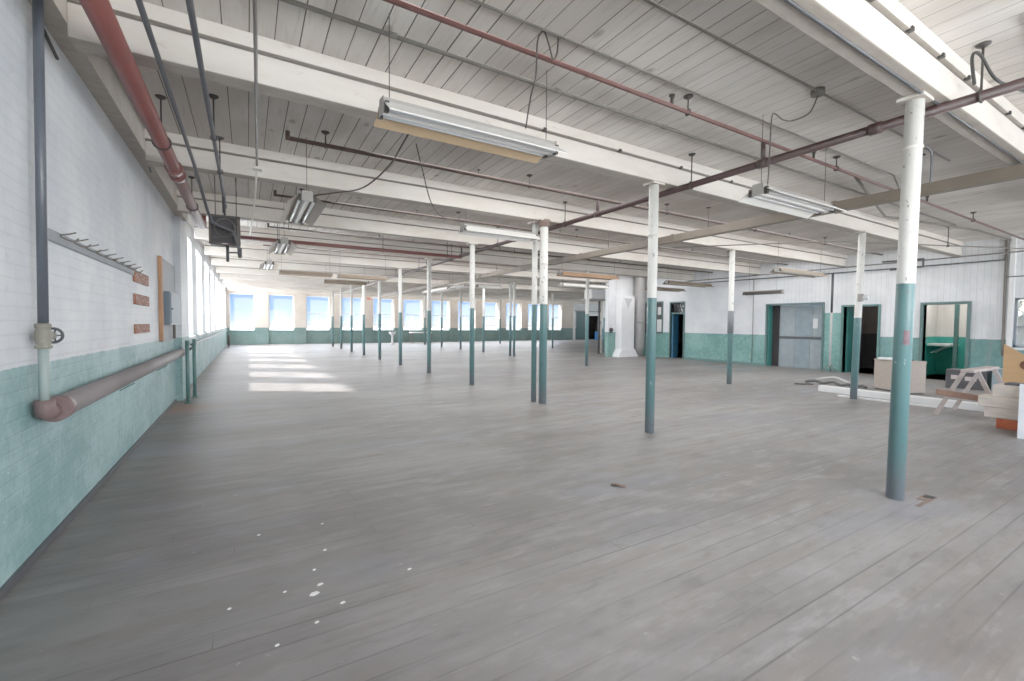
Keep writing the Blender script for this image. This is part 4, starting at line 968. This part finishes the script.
# ---------------------------------------------------------------- sky, sun, added fill lamps
W = bpy.data.worlds.new('sky'); S.world = W; W.use_nodes = True
t = W.node_tree; t.nodes.clear()
out = t.nodes.new('ShaderNodeOutputWorld'); bg = t.nodes.new('ShaderNodeBackground'); t.links.new(bg.outputs[0], out.inputs[0])
tc = t.nodes.new('ShaderNodeTexCoord'); sp = t.nodes.new('ShaderNodeSeparateXYZ'); t.links.new(tc.outputs['Generated'], sp.inputs[0])
cr = t.nodes.new('ShaderNodeValToRGB'); mr = t.nodes.new('ShaderNodeMapRange'); mr.inputs[1].default_value = -.04; mr.inputs[2].default_value = .30
t.links.new(sp.outputs[2], mr.inputs[0]); t.links.new(mr.outputs[0], cr.inputs[0])
e = cr.color_ramp.elements
e[0].position = 0; e[0].color = (.80, .86, .92, 1)
e[1].position = 1; e[1].color = (.55, .75, 1.15, 1)
for p, c in ((.10, (.80, .90, 1.0, 1)), (.13, (.44, .64, .96, 1)), (.19, (.20, .42, .88, 1)), (.27, (.14, .34, .80, 1)), (.5, (.42, .64, 1.0, 1))):
    q = e.new(p); q.color = c
t.links.new(cr.outputs[0], bg.inputs[0]); bg.inputs[1].default_value = 1.0
# haze glow round the sun's side of the sky, and a brighter upper sky
dt = t.nodes.new('ShaderNodeVectorMath'); dt.operation = 'DOT_PRODUCT'; t.links.new(tc.outputs['Generated'], dt.inputs[0]); dt.inputs[1].default_value = (-.80, .0, .60)
gm = t.nodes.new('ShaderNodeMapRange'); gm.inputs[1].default_value = .1; gm.inputs[2].default_value = 1.0; gm.inputs[3].default_value = 0; gm.inputs[4].default_value = 4.0; t.links.new(dt.outputs['Value'], gm.inputs[0])
zm = t.nodes.new('ShaderNodeMapRange'); zm.inputs[1].default_value = .08; zm.inputs[2].default_value = .45; zm.inputs[3].default_value = 1.0; zm.inputs[4].default_value = 2.6; t.links.new(sp.outputs[2], zm.inputs[0])
ad = t.nodes.new('ShaderNodeMath'); ad.operation = 'ADD'; t.links.new(gm.outputs[0], ad.inputs[0]); t.links.new(zm.outputs[0], ad.inputs[1])
t.links.new(ad.outputs[0], bg.inputs[1])

sun = bpy.data.lights.new('sun', 'SUN'); sun.energy = 46.0; sun.angle = math.radians(3.5); sun.color = (1, .98, .95)
so = bpy.data.objects.new('sun', sun); C.objects.link(so); so.location = (-8, 16, 10)
so.rotation_euler = Vector((1.0, -.62, -1.0)).to_track_quat('-Z', 'Y').to_euler()

def area(name, loc, target, sx, sy, power, col=(1, 1, 1)):
    l = bpy.data.lights.new(name, 'AREA'); l.shape = 'RECTANGLE'; l.size = sx; l.size_y = sy; l.energy = power; l.color = col
    o = bpy.data.objects.new(name, l); C.objects.link(o); o.location = loc
    o.rotation_euler = (Vector(target)-Vector(loc)).to_track_quat('-Z', 'Y').to_euler()
area('fill_back', (6.5, YB+.15, 2.1), (7.5, 6, 1.9), 13, 2.6, 310, (1, .995, .99))  # unseen fill lamp behind the camera, added to brighten the near room
area('fill_right', (15.6, -1.6, 1.6), (7.5, 6, 3.6), 2.4, 2.4, 160, (1, .995, .99))  # added fill lamp at the right rear, aimed up to lift the ceiling
area('fill_corner', (3.2, YB+.3, 2.0), (-1.17, 4.5, 1.9), 3.0, 2.4, 215, (.97, .99, 1))  # added fill lamp aimed at the near left wall
area('storeroom_fill', (18.2, 6.4, 2.85), (18.2, 6.4, 0), .6, .6, 9)  # added fill without a fixture, lightens the room behind the dark doorway
area('cloakroom_fill', (17.8, 4.6, 2.8), (17.8, 4.6, 0), .8, .8, 26)  # added fill without a fixture, lightens the room behind the teal doorway
for by in (5.6, 8.45, 14.2, 19.8): area('bay_fill', (9.2, by, 3.79), (9.2, by, 0), 13.5, 1.6, 180, (1, .995, .985))  # unseen overhead fill added between the beams, no fixtures there
area('window_fill_left', (XL-.5, 22.5, 2.4), (6, 22.0, 1.6), 21, 2.2, 1150, (1, .995, .985))  # lamp added outside the left windows to strengthen their daylight
area('window_fill_far', (12, YF-.2, 2.2), (12, 20, 1.4), 25, 2.3, 800, (.95, .98, 1))  # lamp added just inside the far windows to strengthen their daylight

# ---------------------------------------------------------------- camera
cam = bpy.data.cameras.new('camera'); co = bpy.data.objects.new('camera', cam); C.objects.link(co)
cam.sensor_width = 36; cam.lens = 445.288*36/1024; cam.clip_start = .05; cam.clip_end = 800
yaw, pit, rol = 0.536104, -0.0375855, 0.00772777
cyw, syw = math.cos(yaw), math.sin(yaw)
F = Vector((syw*math.cos(pit), cyw*math.cos(pit), math.sin(pit))); R0 = Vector((cyw, -syw, 0)); U0 = R0.cross(F)
c_, s_ = math.cos(rol), math.sin(rol)
R1 = c_*R0+s_*U0; U1 = -s_*R0+c_*U0
co.matrix_world = Matrix(((R1.x, U1.x, -F.x, 0), (R1.y, U1.y, -F.y, 0), (R1.z, U1.z, -F.z, 1.5), (0, 0, 0, 1)))
S.camera = co
S.view_settings.view_transform = 'Standard'
S.view_settings.look = 'None'
S.view_settings.exposure = 0.0
S.view_settings.gamma = 1.4
S.cycles.use_denoising = True
S.cycles.max_bounces = 8
S.cycles.diffuse_bounces = 5
S.cycles.transparent_max_bounces = 12
S.cycles.caustics_reflective = False
S.cycles.caustics_refractive = False
